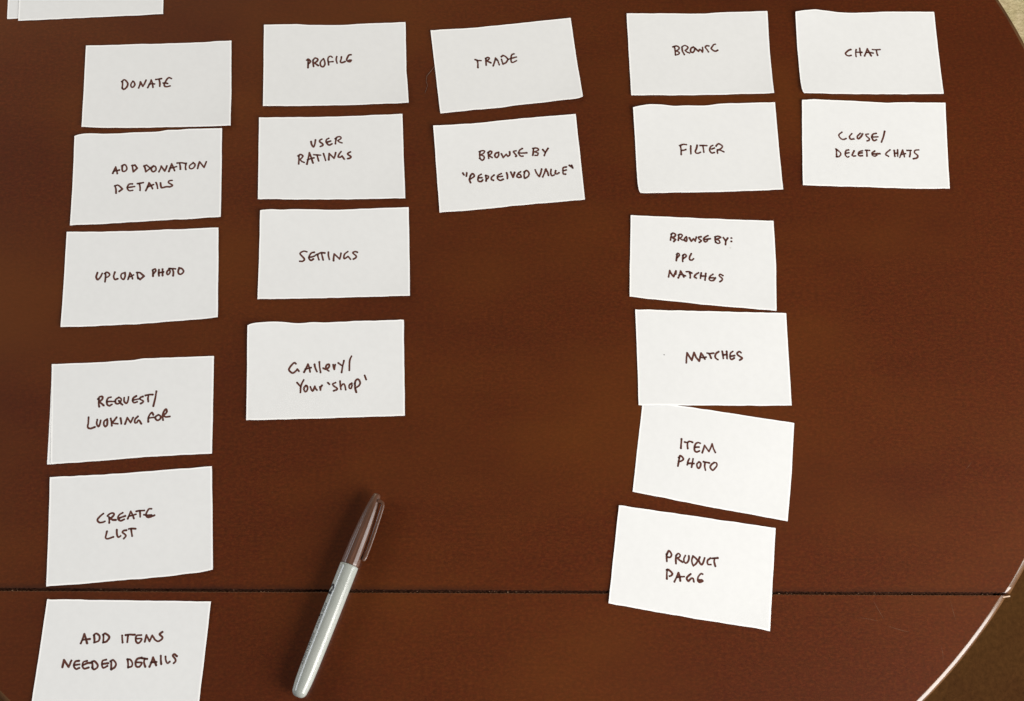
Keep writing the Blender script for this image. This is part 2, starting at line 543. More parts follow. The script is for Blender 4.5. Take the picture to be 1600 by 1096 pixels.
# ------------------------------------------------------------------ the paper cards
CARDS = {
'donate':{"c":[-245.5,78.1],"a":0.15549,"e":[[[-54.44,33.86],[-21.21,34.46],[24.08,34.93],[53.73,35.73]],[[53.73,35.73],[54.48,-10.09],[54.73,-35.73]],[[54.73,-35.73],[21.46,-35.3],[-25.22,-35.02],[-54.03,-33.86]],[[-54.03,-33.86],[-54.44,33.86]]],"t":[[[[-26.26,3.36],[-26.01,0.8],[-26.21,-1.89]]],[[[-26.79,3.38],[-25.0,4.84],[-23.21,3.45],[-22.19,1.32],[-22.87,-1.37],[-24.91,-3.12],[-26.2,-2.04]]],[[[-18.57,3.49],[-19.68,1.56],[-19.87,-0.23],[-18.89,-1.61],[-17.47,-0.59],[-17.02,1.2],[-17.89,3.03],[-18.57,3.49]]],[[[-14.09,-2.32],[-13.28,0.52],[-12.98,2.92]],[[-11.1,-0.97]],[[-9.86,1.34],[-8.92,4.18]]],[[[-7.35,-2.02],[-6.14,0.96],[-5.07,4.4]],[[-4.03,1.51],[-3.5,-1.95]]],[[[-6.39,0.66],[-4.29,1.22],[-2.55,0.88]]],[[[-1.76,4.62],[0.36,4.88],[2.47,5.28]]],[[[0.63,4.72],[1.4,1.69],[1.37,-1.16]]],[[[9.79,5.12],[8.03,5.91],[6.48,4.59],[5.25,1.91],[4.65,0.12],[5.36,-1.4],[6.96,-1.59],[9.07,-1.04]]],[[[3.8,1.49],[5.26,1.61],[7.14,0.96]]]]},
'add':{"c":[-238.74,3.54],"a":0.19312,"e":[[[-52.56,35.36],[-49.43,36.57],[-44.95,37.08],[-21.13,35.87],[-10.45,36.15],[3.52,35.49],[14.71,36.58],[29.65,36.49],[54.54,35.54]],[[54.54,35.54],[52.55,-35.54]],[[52.55,-35.54],[3.74,-35.19],[-31.92,-35.48],[-54.53,-35.36]],[[-54.53,-35.36],[-53.25,4.23],[-52.56,35.36]]],"t":[[[[-24.79,4.22],[-23.67,6.97],[-22.76,9.22]],[[-22.05,6.35],[-21.57,3.76]]],[[[-23.89,5.96],[-21.82,6.08],[-20.21,6.49]]],[[[-17.93,9.68],[-18.14,7.13],[-17.44,5.29],[-15.6,5.69],[-14.69,7.43],[-15.39,9.78],[-16.55,10.62],[-18.39,9.71]]],[[[-10.78,9.75],[-10.54,7.17],[-10.07,4.57]],[[-7.31,7.22]],[[-8.94,9.89],[-11.01,9.51]]],[[[-2.24,8.7],[-1.54,6.6],[-1.08,4.01]],[[2.15,6.62]],[[-0.63,9.37],[-2.47,8.45]]],[[[4.46,8.28],[2.84,6.32],[3.3,4.5],[4.46,3.66],[6.07,4.84],[6.07,7.15],[4.46,8.28],[2.15,6.62]]],[[[8.38,3.41],[9.54,5.9],[10.0,7.93]],[[12.53,3.66]],[[13.46,5.65],[14.16,7.67]]],[[[15.53,3.21],[16.7,6.48],[17.64,9.25]],[[18.78,6.35],[19.69,3.47]]],[[[16.47,5.98],[18.78,6.09],[21.1,6.72]]],[[[21.57,9.52],[24.35,9.6],[28.05,8.75]]],[[[23.42,9.14],[23.78,6.55],[23.86,4.49]]],[[[28.05,8.85],[27.57,6.31],[27.79,3.98]]],[[[32.69,8.56],[30.82,7.13],[30.34,5.36],[31.72,4.25],[33.58,5.16],[34.53,7.41],[33.15,9.05]]],[[[36.35,4.21],[37.08,7.25],[37.8,9.53]],[[40.99,4.69]],[[42.67,9.22]]],[[[-23.09,-5.83],[-22.38,-8.92],[-22.36,-11.71]]],[[[-23.32,-5.92],[-20.8,-5.57],[-17.8,-8.71]],[[-20.08,-10.49]]],[[[-10.71,-5.09],[-13.01,-5.2],[-14.37,-7.91],[-12.98,-10.28],[-10.46,-10.19]]],[[[-13.91,-7.68],[-11.62,-7.58],[-9.09,-7.23]]],[[[-7.04,-5.07],[-5.2,-4.93],[-2.9,-4.57]]],[[[-5.66,-5.16],[-5.19,-7.99],[-5.18,-10.53]]],[[[-1.05,-11.04],[0.32,-7.83],[1.24,-4.83]],[[2.85,-7.48],[3.77,-9.83]]],[[[0.32,-8.34],[2.16,-7.43],[4.46,-6.56]]],[[[6.3,-5.15],[6.99,-7.23],[7.45,-9.81]]],[[[9.52,-5.61],[9.75,-7.92],[10.43,-9.49],[13.66,-8.93],[16.42,-9.1],[18.03,-7.93],[15.28,-5.72],[15.97,-4.23],[17.82,-4.09]]]]},
'upload':{"c":[-227.94,-72.8],"a":0.17514,"e":[[[-53.4,35.96],[-8.01,34.57],[19.28,34.53],[54.19,34.14]],[[54.19,34.14],[54.09,-34.14]],[[54.09,-34.14],[45.73,-34.78],[-3.44,-36.29],[-13.92,-36.1],[-35.18,-36.37],[-54.87,-35.96]],[[-54.87,-35.96],[-53.4,35.96]]],"t":[[[[-30.87,3.75],[-31.62,0.59],[-30.5,-1.51],[-28.67,0.45],[-27.49,3.13]]],[[[-25.18,3.02],[-25.08,-0.18],[-25.41,-3.35]]],[[[-25.8,2.82],[-24.15,3.88],[-22.2,1.96],[-23.62,0.2],[-25.09,0.05]]],[[[-18.67,3.61],[-19.43,0.46],[-18.52,-1.86],[-16.64,-1.5]]],[[[-11.49,3.04],[-14.0,2.02],[-14.14,-0.71],[-12.42,-2.16],[-11.42,0.07],[-11.49,2.81]]],[[[-9.26,-2.31],[-8.48,0.38],[-8.12,2.88]],[[-6.81,0.76],[-6.11,-2.01]]],[[[-8.88,-0.51],[-7.21,-0.13],[-5.55,0.93]]],[[[-2.84,2.62],[-2.8,0.57],[-2.24,-1.97]]],[[[-3.27,2.64],[-0.94,2.3],[1.86,-0.34]],[[-0.83,-2.72],[-2.33,-1.51]]],[[[7.9,3.71],[8.14,1.86],[8.19,-0.65]]],[[[7.89,3.93],[9.57,4.77],[10.02,3.15],[8.57,1.39]]],[[[12.33,3.95],[12.15,1.67],[12.4,-0.63]]],[[[14.86,4.29],[14.89,2.0],[14.93,-0.52]]],[[[12.15,1.67],[15.52,2.19]]],[[[20.14,4.49],[18.06,2.3],[18.09,0.47],[18.94,-0.03],[20.18,1.74],[19.72,4.05]]],[[[19.5,4.52],[21.83,4.41],[23.95,4.08]]],[[[21.84,3.95],[22.51,1.63],[22.33,-1.11]]],[[[26.49,4.41],[25.88,1.92],[26.54,0.06],[28.23,-0.02],[29.69,1.74],[28.61,3.85],[26.48,4.64]]]]},
'request':{"c":[-214.87,-169.84],"a":0.18212,"e":[[[-55.77,35.47],[-25.65,34.8],[3.37,35.32],[4.68,35.99],[55.73,34.91]],[[55.73,34.91],[54.24,-34.91]],[[54.24,-34.91],[6.11,-34.37],[-23.96,-35.62],[-54.2,-35.47]],[[-54.2,-35.47],[-54.9,2.98],[-55.77,35.47]]],"t":[[[[-22.87,8.49],[-22.99,5.49],[-22.55,2.86]]],[[[-23.63,8.33],[-22.33,9.86],[-20.61,9.96],[-20.57,8.15],[-22.63,6.27]],[[-21.07,4.97],[-19.52,3.48]]],[[[-14.69,9.21],[-16.58,8.72],[-17.49,6.77],[-17.25,4.35],[-15.7,3.05],[-14.01,3.96]]],[[[-17.29,6.15],[-15.01,6.14],[-11.95,5.96]]],[[[-9.34,8.7],[-11.41,7.21],[-11.55,5.01],[-10.01,4.12],[-8.13,5.41],[-7.79,7.6],[-9.34,8.7]]],[[[-9.29,6.28],[-7.73,4.18],[-6.76,3.33]]],[[[-5.7,8.28],[-5.66,5.67],[-4.3,4.18],[-3.17,5.52],[-2.66,8.7]]],[[[2.5,9.0],[0.61,7.71],[0.06,5.73],[1.23,4.26],[3.13,4.75]]],[[[0.25,6.12],[2.92,6.57],[4.82,6.86]]],[[[7.09,8.33],[5.38,7.83],[5.21,6.63],[7.33,5.1],[6.96,4.12],[5.63,3.39]]],[[[8.8,9.03],[11.29,9.49],[13.77,9.35]]],[[[10.91,9.11],[10.55,6.72],[10.77,4.5]]],[[[16.24,11.62],[15.52,6.83],[14.25,1.08]]],[[[-29.59,-4.3],[-29.68,-8.07],[-29.98,-11.23],[-28.25,-12.32],[-25.24,-11.51]]],[[[-23.66,-6.25],[-23.97,-9.21],[-22.79,-11.26],[-21.88,-9.73],[-21.37,-6.98]]],[[[-17.02,-6.44],[-18.7,-7.54],[-19.23,-9.49],[-18.24,-11.53],[-16.94,-10.42],[-16.8,-8.05],[-17.02,-6.44]]],[[[-14.56,-5.99],[-13.94,-8.61],[-13.7,-11.21]]],[[[-10.59,-5.43],[-12.07,-7.53],[-13.55,-9.04]],[[-12.02,-9.72],[-9.74,-10.06]]],[[[-7.92,-6.19],[-7.5,-8.2],[-7.27,-10.2]]],[[[-4.8,-10.55],[-3.9,-8.02],[-3.36,-6.06]],[[-1.02,-9.78]],[[-0.28,-8.24],[0.64,-6.3]]],[[[3.86,-5.7],[1.99,-7.58],[1.83,-9.95],[3.16,-10.03],[4.09,-8.5],[5.05,-8.95],[6.22,-11.01]]],[[[10.95,-9.9],[10.92,-7.31],[11.84,-4.97],[13.35,-3.47],[14.32,-5.12]]],[[[10.92,-7.31],[13.39,-7.06],[15.29,-6.98]]],[[[17.94,-5.34],[16.05,-6.42],[15.87,-8.01],[17.22,-9.28],[19.11,-8.2],[19.09,-6.2],[17.56,-5.31]]],[[[21.03,-9.31],[20.62,-6.69],[21.36,-3.54],[22.87,-1.63],[23.46,-3.67],[21.0,-6.32]],[[22.91,-7.23],[25.58,-6.99]]]]},
'under_request':{"c":[-215.84,-170.61],"a":0.18195,"e":[[[-54.52,35.16],[55.71,33.22]],[[55.71,33.22],[54.3,-33.22]],[[54.3,-33.22],[-55.49,-35.16]],[[-55.49,-35.16],[-54.86,-0.94],[-54.52,35.16]]],"t":[]},
'create':{"c":[-200.1,-248.85],"a":0.20573,"e":[[[-53.55,36.78],[-16.7,35.64],[54.89,35.14]],[[54.89,35.14],[53.74,-35.14]],[[53.74,-35.14],[44.86,-36.19],[7.01,-37.33],[-0.1,-36.84],[-28.1,-36.96],[-55.08,-36.78]],[[-55.08,-36.78],[-53.55,36.78]]],"t":[[[[-18.13,8.9],[-20.22,7.37],[-22.03,5.09],[-21.06,3.3],[-19.11,2.99],[-17.17,3.53]]],[[[-14.38,6.15],[-14.25,4.42],[-14.25,2.28]]],[[[-15.35,7.09],[-14.1,8.27],[-12.15,8.82],[-11.04,7.86],[-12.16,6.24],[-13.69,5.38]],[[-11.89,4.08],[-9.94,3.91]]],[[[-5.32,8.37],[-7.14,7.53],[-8.4,5.92],[-8.27,4.19],[-6.61,3.05],[-4.37,3.86]]],[[[-7.43,4.98],[-5.76,5.55],[-3.66,6.08]]],[[[-2.01,4.08],[-1.02,6.43],[-0.02,8.92]],[[1.22,6.52],[2.03,3.88]]],[[[-1.02,5.86],[1.21,6.09],[3.45,6.62]]],[[[3.74,8.6],[5.98,8.84],[9.05,8.71]]],[[[5.98,8.69],[6.24,6.66],[6.22,4.66]]],[[[13.81,9.45],[12.13,9.45],[10.71,7.42],[10.13,5.47],[11.23,3.94],[13.19,4.06],[15.71,4.85]]],[[[8.74,5.87],[10.97,5.25],[13.76,5.16]]],[[[-15.79,-3.41],[-16.35,-5.64],[-16.63,-7.59],[-15.53,-8.4],[-13.59,-8.0],[-11.65,-7.46]]],[[[-9.27,-2.84],[-9.28,-5.11],[-8.88,-7.13],[-8.05,-7.91],[-6.8,-7.17]]],[[[-3.03,-3.67],[-4.7,-3.81],[-5.54,-4.87],[-3.88,-6.43],[-3.33,-7.61],[-4.73,-9.19]]],[[[-1.36,-2.96],[0.59,-2.84],[3.09,-3.2]]],[[[0.17,-3.09],[0.43,-5.39],[0.83,-7.97]]]]},
'profile':{"c":[-117.54,112.89],"a":0.15463,"e":[[[-53.9,34.37],[-33.53,34.53],[1.81,33.06],[24.62,34.17],[53.13,34.44]],[[53.13,34.44],[53.1,-6.02],[54.41,-34.44]],[[54.41,-34.44],[16.86,-34.67],[-53.64,-34.37]],[[-53.64,-34.37],[-53.9,34.37]]],"t":[[[[-20.56,3.23],[-20.55,0.48],[-20.67,-2.56]]],[[[-21.64,3.86],[-20.43,4.76],[-18.81,2.89],[-19.61,1.38],[-20.42,0.78]]],[[[-16.92,3.77],[-16.78,1.32],[-16.5,-1.59]]],[[[-16.79,3.76],[-15.31,5.57],[-13.42,4.61],[-13.68,3.09],[-15.7,1.3]],[[-14.49,0.35],[-13.0,-0.9]]],[[[-9.1,4.83],[-10.98,2.72],[-11.52,0.9],[-10.98,-1.24],[-9.36,-2.04],[-8.01,-0.09],[-8.15,2.36],[-8.96,4.82]]],[[[-2.48,5.91],[-3.69,6.86],[-5.32,5.97],[-5.72,3.84],[-5.45,1.69],[-5.18,-0.45]]],[[[-5.32,2.0],[-3.7,2.11],[-1.94,2.23]]],[[[0.9,6.46],[0.49,4.02],[1.16,0.79]]],[[[4.42,6.08],[4.14,3.94],[3.6,2.12],[4.67,1.18],[7.11,2.04]]],[[[11.6,7.77],[10.11,7.49],[9.02,5.68],[8.33,3.55],[9.27,2.15],[10.89,1.81],[11.84,3.17],[10.09,3.2]]]]},
'user':{"c":[-108.81,36.27],"a":0.14571,"e":[[[-53.59,32.86],[-1.64,33.04],[52.41,34.36]],[[52.41,34.36],[53.01,-2.67],[53.96,-34.36]],[[53.96,-34.36],[1.24,-33.85],[-52.78,-32.86]],[[-52.78,-32.86],[-53.59,32.86]]],"t":[[[[-15.03,12.88],[-14.54,10.47],[-13.13,8.57],[-12.23,11.12],[-11.81,14.2]]],[[[-7.18,14.82],[-8.41,14.15],[-8.7,12.78],[-6.68,11.04],[-6.51,9.67],[-8.2,8.84]]],[[[-2.09,15.43],[-3.63,14.42],[-4.07,12.72],[-2.82,10.64],[-1.43,9.94],[0.26,10.94]]],[[[-3.15,12.36],[-0.68,13.18]]],[[[3.32,15.01],[3.02,12.96],[2.88,10.9]]],[[[2.7,15.02],[4.24,16.37],[6.09,16.69],[7.03,15.3],[4.57,13.45]],[[5.81,12.23],[7.67,11.52]]],[[[-23.79,1.07],[-23.74,-1.99],[-23.85,-5.03]]],[[[-24.41,1.42],[-22.73,2.58],[-20.87,1.37],[-21.77,-0.32],[-22.98,-1.32]],[[-21.73,-3.03],[-19.88,-3.91]]],[[[-17.87,-5.29],[-16.86,-0.39],[-16.15,4.02]],[[-14.71,-0.09],[-13.43,-4.35]]],[[[-17.3,-1.74],[-15.32,-0.93],[-12.87,-0.28]]],[[[-12.9,2.27],[-10.74,2.06],[-7.97,1.85]]],[[[-10.59,1.89],[-9.95,-0.5],[-9.3,-2.88]]],[[[-5.83,3.01],[-5.04,0.45],[-4.24,-2.45]]],[[[-1.94,-1.98],[-1.81,0.74],[-1.68,3.12]],[[1.89,-0.85]],[[2.65,1.35],[3.09,3.73]]],[[[7.09,4.52],[5.56,2.33],[4.96,0.3],[6.5,-0.07],[7.73,0.94]],[[9.43,-1.64]]],[[[13.87,4.08],[12.34,3.25],[12.03,2.23],[14.2,0.33],[13.58,-0.85],[12.05,-1.34]]]]},
'settings':{"c":[-95.09,-38.37],"a":0.15101,"e":[[[-53.41,34.04],[-49.74,34.77],[-19.75,34.36],[2.45,33.61],[24.23,34.04],[53.77,34.35]],[[53.77,34.35],[53.72,-34.35]],[[53.72,-34.35],[7.97,-34.09],[-54.08,-34.04]],[[-54.08,-34.04],[-53.5,14.23],[-53.41,34.04]]],"t":[[[[-19.67,1.5],[-21.71,2.06],[-23.9,1.09],[-24.36,-0.25],[-22.62,-2.33],[-21.34,-4.22],[-22.58,-5.72],[-24.62,-5.67]]],[[[-14.47,1.04],[-16.36,0.58],[-17.76,-1.43],[-18.21,-3.45],[-16.63,-5.18],[-15.07,-4.2]]],[[[-18.06,-2.78],[-16.02,-2.49],[-14.14,-1.85]]],[[[-13.2,-1.03],[-11.01,-0.06],[-9.44,0.58],[-6.92,0.35]]],[[[-11.95,-0.89],[-11.62,-2.93],[-10.98,-4.81]]],[[[-9.12,0.07],[-8.64,-2.32],[-8.0,-5.05]]],[[[-4.25,0.8],[-4.24,-1.75],[-3.6,-4.81]]],[[[-0.61,-5.73],[-0.46,-2.85],[-0.15,-0.48]],[[3.78,-4.65]],[[4.41,-2.29],[4.73,-0.09]]],[[[9.61,0.99],[7.56,-0.66],[6.77,-2.68],[7.24,-4.39],[9.76,-2.75]],[[10.71,-3.79],[11.49,-5.0]]],[[[16.38,0.32],[14.81,0.87],[13.23,-0.12],[15.43,-2.38],[15.43,-3.74],[13.69,-4.88]]]]},
'gallery':{"c":[-87.5,-125.97],"a":0.15918,"e":[[[-54.64,34.33],[-51.66,35.8],[-47.01,36.45],[-36.07,36.9],[-28.8,36.08],[-21.61,35.26],[-15.32,35.34],[-9.07,35.84],[-4.08,35.15],[22.95,35.43],[55.03,35.07]],[[55.03,35.07],[54.26,-35.07]],[[54.26,-35.07],[-54.65,-34.33]],[[-54.65,-34.33],[-54.64,34.33]]],"t":[[[[-20.86,5.48],[-22.11,6.19],[-24.61,3.64],[-25.64,1.05],[-23.34,-1.22],[-21.26,-0.2],[-19.81,1.5]],[[-18.77,-0.07]]],[[[-15.23,-0.85],[-13.77,1.94],[-12.52,4.97]],[[-11.48,2.3],[-11.06,-0.78]]],[[[-14.19,1.3],[-12.1,1.88],[-10.43,2.26]]],[[[-7.93,4.59],[-7.51,2.16],[-6.27,-0.73]]],[[[-4.58,6.23],[-4.38,2.49],[-3.77,-1.48]]],[[[-1.88,1.53],[-0.01,0.8],[2.09,2.26],[2.1,4.24],[0.42,3.64],[-0.0,1.24],[1.86,-0.58]]],[[[5.02,3.92],[5.22,2.15],[5.83,0.38]],[[6.06,2.56],[6.48,3.87]]],[[[8.58,5.11],[11.49,2.59]]],[[[12.57,6.51],[11.7,2.8],[10.83,-1.99]]],[[[17.83,9.64],[16.54,6.15],[16.27,-0.65]]],[[[-20.0,-8.32],[-17.5,-11.46]]],[[[-15.43,-6.52],[-17.29,-10.59],[-17.7,-15.57]]],[[[-13.97,-10.71],[-15.22,-12.41],[-14.8,-14.81],[-13.56,-14.85],[-12.73,-12.93],[-13.14,-10.96],[-13.97,-10.71]]],[[[-10.86,-11.69],[-10.03,-13.89],[-9.0,-14.58],[-7.74,-11.37]],[[-7.33,-12.9],[-6.3,-14.24]]],[[[-4.22,-11.93],[-3.81,-14.33]],[[-3.8,-12.38],[-2.76,-10.89]]],[[[1.2,-9.08],[2.23,-10.2]]],[[[6.61,-9.27],[4.73,-10.07],[5.35,-11.62],[7.62,-13.44],[7.2,-14.51],[5.33,-15.09]]],[[[9.74,-8.29],[9.93,-11.13],[10.32,-14.4]],[[10.12,-12.44],[12.01,-10.33],[13.04,-11.67],[13.64,-14.74]]],[[[17.85,-10.1],[16.17,-11.35],[16.15,-13.53],[17.39,-13.79],[18.04,-11.42]]],[[[20.14,-10.18],[20.1,-13.23],[20.9,-16.74]]],[[[19.92,-10.61],[20.79,-8.03],[22.46,-7.43],[23.68,-9.87],[22.82,-12.02],[20.52,-13.68]]],[[[26.88,-4.75],[27.88,-7.84]]]]},
'trade':{"c":[9.97,129.58],"a":0.24749,"e":[[[-53.43,35.34],[-20.58,34.08],[9.03,34.15],[54.29,33.93]],[[54.29,33.93],[53.84,8.66],[53.74,-5.14],[53.47,-33.93]],[[53.47,-33.93],[50.72,-34.97],[-0.3,-34.84],[-6.21,-35.61],[-34.14,-35.06],[-54.33,-35.34]],[[-54.33,-35.34],[-53.43,35.34]]],"t":[[[[-22.81,6.98],[-20.86,6.02],[-18.45,5.6]]],[[[-21.26,5.92],[-21.19,3.43],[-21.63,-0.01]]],[[[-14.62,7.06],[-14.87,4.17],[-15.11,1.28]]],[[[-14.75,7.08],[-13.1,7.77],[-12.03,7.06],[-12.56,5.95],[-14.24,4.98]],[[-12.82,3.94],[-11.4,2.9]]],[[[-9.95,0.11],[-8.47,3.44],[-7.25,6.81]],[[-5.98,4.62],[-5.23,0.44]]],[[[-7.44,5.37],[-6.23,4.65]]],[[[-2.94,5.0],[-2.71,2.78],[-2.34,0.7]],[[0.16,1.87],[2.06,4.43]],[[0.34,7.11],[-1.36,8.04],[-2.78,7.18]]],[[[7.04,8.55],[5.41,8.0],[4.45,5.77],[4.15,2.58],[5.02,1.32],[8.18,2.56]]],[[[2.04,4.29],[4.21,4.92],[8.47,5.6]]]]},
'bpv':{"c":[20.99,48.55],"a":0.22522,"e":[[[-52.43,34.97],[-24.75,34.44],[-19.0,34.38],[-3.09,35.01],[28.24,35.28],[54.41,34.92]],[[54.41,34.92],[53.8,8.27],[52.45,-34.92]],[[52.45,-34.92],[-1.3,-34.45],[-13.11,-34.84],[-54.42,-34.97]],[[-54.42,-34.97],[-52.43,34.97]]],"t":[[[[-19.97,11.32],[-20.55,8.58],[-20.56,5.79]]],[[[-20.57,11.07],[-18.51,11.81],[-16.58,11.31],[-17.62,9.54],[-19.99,8.53]],[[-17.57,7.37],[-17.48,5.5],[-19.04,4.09],[-20.84,5.81]]],[[[-13.91,9.82],[-14.11,7.97],[-14.13,5.18]]],[[[-14.19,9.84],[-12.38,10.91],[-11.33,10.19],[-12.05,8.71],[-13.86,7.64]],[[-11.55,5.55]]],[[[-6.32,9.41],[-8.66,8.7],[-9.45,6.6],[-8.19,5.23],[-6.59,6.94],[-6.32,9.41]]],[[[-4.49,7.99],[-3.43,4.78]],[[-0.88,7.34]],[[0.03,5.39],[1.57,6.48],[1.85,8.95]]],[[[6.72,9.42],[4.68,8.99],[5.6,7.03],[6.54,5.39],[5.91,4.83]]],[[[11.42,10.84],[9.28,9.49],[8.44,7.08],[9.59,4.79],[11.27,4.63]]],[[[8.19,7.41],[11.56,7.09],[14.38,7.01]]],[[[19.85,10.05],[19.24,7.3],[18.64,4.55]]],[[[19.29,10.1],[22.13,10.14],[23.36,8.47],[20.08,7.22]],[[22.78,6.03],[22.0,4.23],[20.32,4.39]]],[[[26.49,8.48],[28.16,5.83]]],[[[30.53,9.04],[28.51,6.42],[27.02,3.45]]],[[[-34.34,-4.95],[-33.66,-6.55]]],[[[-31.52,-4.91],[-32.08,-7.62]]],[[[-29.02,-7.91],[-30.11,-10.27],[-29.56,-13.08]]],[[[-29.3,-7.89],[-27.41,-5.92],[-26.24,-8.18],[-29.55,-10.32]]],[[[-21.07,-7.14],[-23.18,-8.47],[-23.84,-12.09],[-21.68,-12.91],[-20.44,-11.8]]],[[[-23.31,-9.69],[-20.81,-9.93]]],[[[-17.83,-8.37],[-17.81,-10.83],[-18.04,-12.95]]],[[[-17.83,-8.37],[-15.95,-9.16],[-16.39,-10.66],[-17.6,-11.46]]],[[[-11.67,-8.65],[-13.51,-10.01],[-13.98,-11.81],[-12.69,-12.85]]],[[[-6.25,-7.94],[-8.92,-9.22],[-9.47,-11.63],[-7.68,-13.33],[-5.36,-12.63]]],[[[-9.05,-10.44],[-5.65,-10.15]]],[[[-2.28,-7.7],[-1.96,-9.88],[-2.23,-12.32]]],[[[0.86,-7.38],[2.05,-11.81]],[[3.62,-7.95]]],[[[8.15,-7.77],[6.34,-8.83],[4.94,-11.16],[5.96,-12.18],[7.94,-12.06],[7.59,-10.18],[6.23,-9.74]]],[[[10.91,-8.34],[10.31,-11.06],[10.35,-13.21]]],[[[10.63,-8.31],[12.73,-7.28],[14.15,-9.57],[13.31,-11.96],[11.18,-13.29]]],[[[18.95,-7.25],[19.95,-10.74],[21.37,-13.04]],[[22.85,-10.1],[23.77,-7.1]]],[[[23.85,-13.58],[25.68,-10.06],[26.85,-7.39]],[[27.92,-10.27],[28.18,-12.76]]],[[[30.73,-8.07],[30.08,-11.09],[30.66,-13.31],[32.41,-12.86]]],[[[33.94,-9.61],[33.4,-11.72],[34.76,-12.16],[36.27,-11.38]]],[[[42.16,-7.3],[39.84,-7.7],[39.22,-10.42],[39.23,-12.58],[40.87,-13.05]]],[[[39.54,-10.14],[41.85,-9.75]]],[[[44.56,-6.29],[46.08,-7.67]]],[[[46.24,-6.45],[46.81,-8.67]]]]},
'browse':{"c":[155.38,158.94],"a":0.15009,"e":[[[-53.91,35.16],[-23.66,35.0],[5.11,34.24],[13.65,35.13],[55.32,35.54]],[[55.32,35.54],[53.81,-4.09],[53.54,-35.54]],[[53.54,-35.54],[-4.41,-35.55],[-54.95,-35.16]],[[-54.95,-35.16],[-53.91,35.16]]],"t":[[[[-18.97,6.01],[-18.71,2.49],[-18.84,-1.03]]],[[[-20.16,5.89],[-17.48,6.73],[-15.49,5.37],[-16.14,3.62],[-18.47,2.19]],[[-16.54,1.87],[-15.58,0.68],[-16.45,-0.48],[-18.72,-1.18]]],[[[-13.24,5.63],[-13.1,2.4],[-11.91,-0.85]]],[[[-13.23,5.78],[-10.91,7.06],[-8.67,5.56],[-9.3,4.1],[-10.98,2.66]],[[-9.53,1.17],[-7.75,0.55]]],[[[-4.47,5.64],[-6.4,4.35],[-6.85,2.0],[-5.63,0.81],[-4.23,1.96],[-3.53,4.3],[-4.47,5.64],[-2.74,4.29]]],[[[-2.77,3.99],[-0.85,1.76]],[[0.2,3.36]],[[1.33,2.75],[2.1,0.98]],[[2.64,2.73],[2.56,5.09]]],[[[7.52,6.33],[5.82,6.51],[4.67,5.2],[5.82,3.27],[6.83,1.2]]],[[[12.62,7.72],[11.41,7.45],[10.23,5.85],[9.17,4.1],[10.72,2.31],[12.51,1.7],[14.02,2.55]]]]},
'filter':{"c":[167.0,80.02],"a":0.16571,"e":[[[-53.52,34.97],[-46.42,36.5],[-39.31,37.39],[-32.3,37.05],[-21.26,35.55],[-9.11,35.52],[-0.02,34.95],[12.89,36.4],[54.61,35.93]],[[54.61,35.93],[52.49,-35.93]],[[52.49,-35.93],[-1.5,-35.78],[-53.58,-34.97]],[[-53.58,-34.97],[-54.54,-33.34],[-55.07,-28.17],[-53.65,18.87],[-53.52,34.97]]],"t":[[[[-20.29,2.35],[-20.2,-0.87],[-20.4,-4.49]]],[[[-20.89,2.79],[-18.51,3.68],[-15.71,3.45]]],[[[-19.97,-1.16],[-18.18,-1.08],[-16.6,-0.58]]],[[[-12.63,2.22],[-12.94,-1.12],[-13.1,-4.19]]],[[[-7.73,2.61],[-8.48,0.12],[-9.58,-2.08],[-9.21,-3.49],[-7.72,-3.96],[-5.86,-3.19]]],[[[-5.58,2.39],[-3.28,2.31],[-0.49,2.08]]],[[[-3.56,2.04],[-3.31,-0.62],[-3.29,-3.14]]],[[[4.01,2.2],[2.52,1.41],[1.44,-0.51],[1.47,-2.74],[2.75,-4.04],[4.58,-3.69]]],[[[2.81,-0.83],[4.94,-0.07]]],[[[7.1,-1.54],[6.83,-2.93],[6.93,-4.47]]],[[[6.38,1.56],[7.81,3.05],[9.1,3.15],[11.09,1.26],[10.01,-0.53],[7.07,-1.82]],[[9.11,-1.89],[11.77,-3.38]]]]},
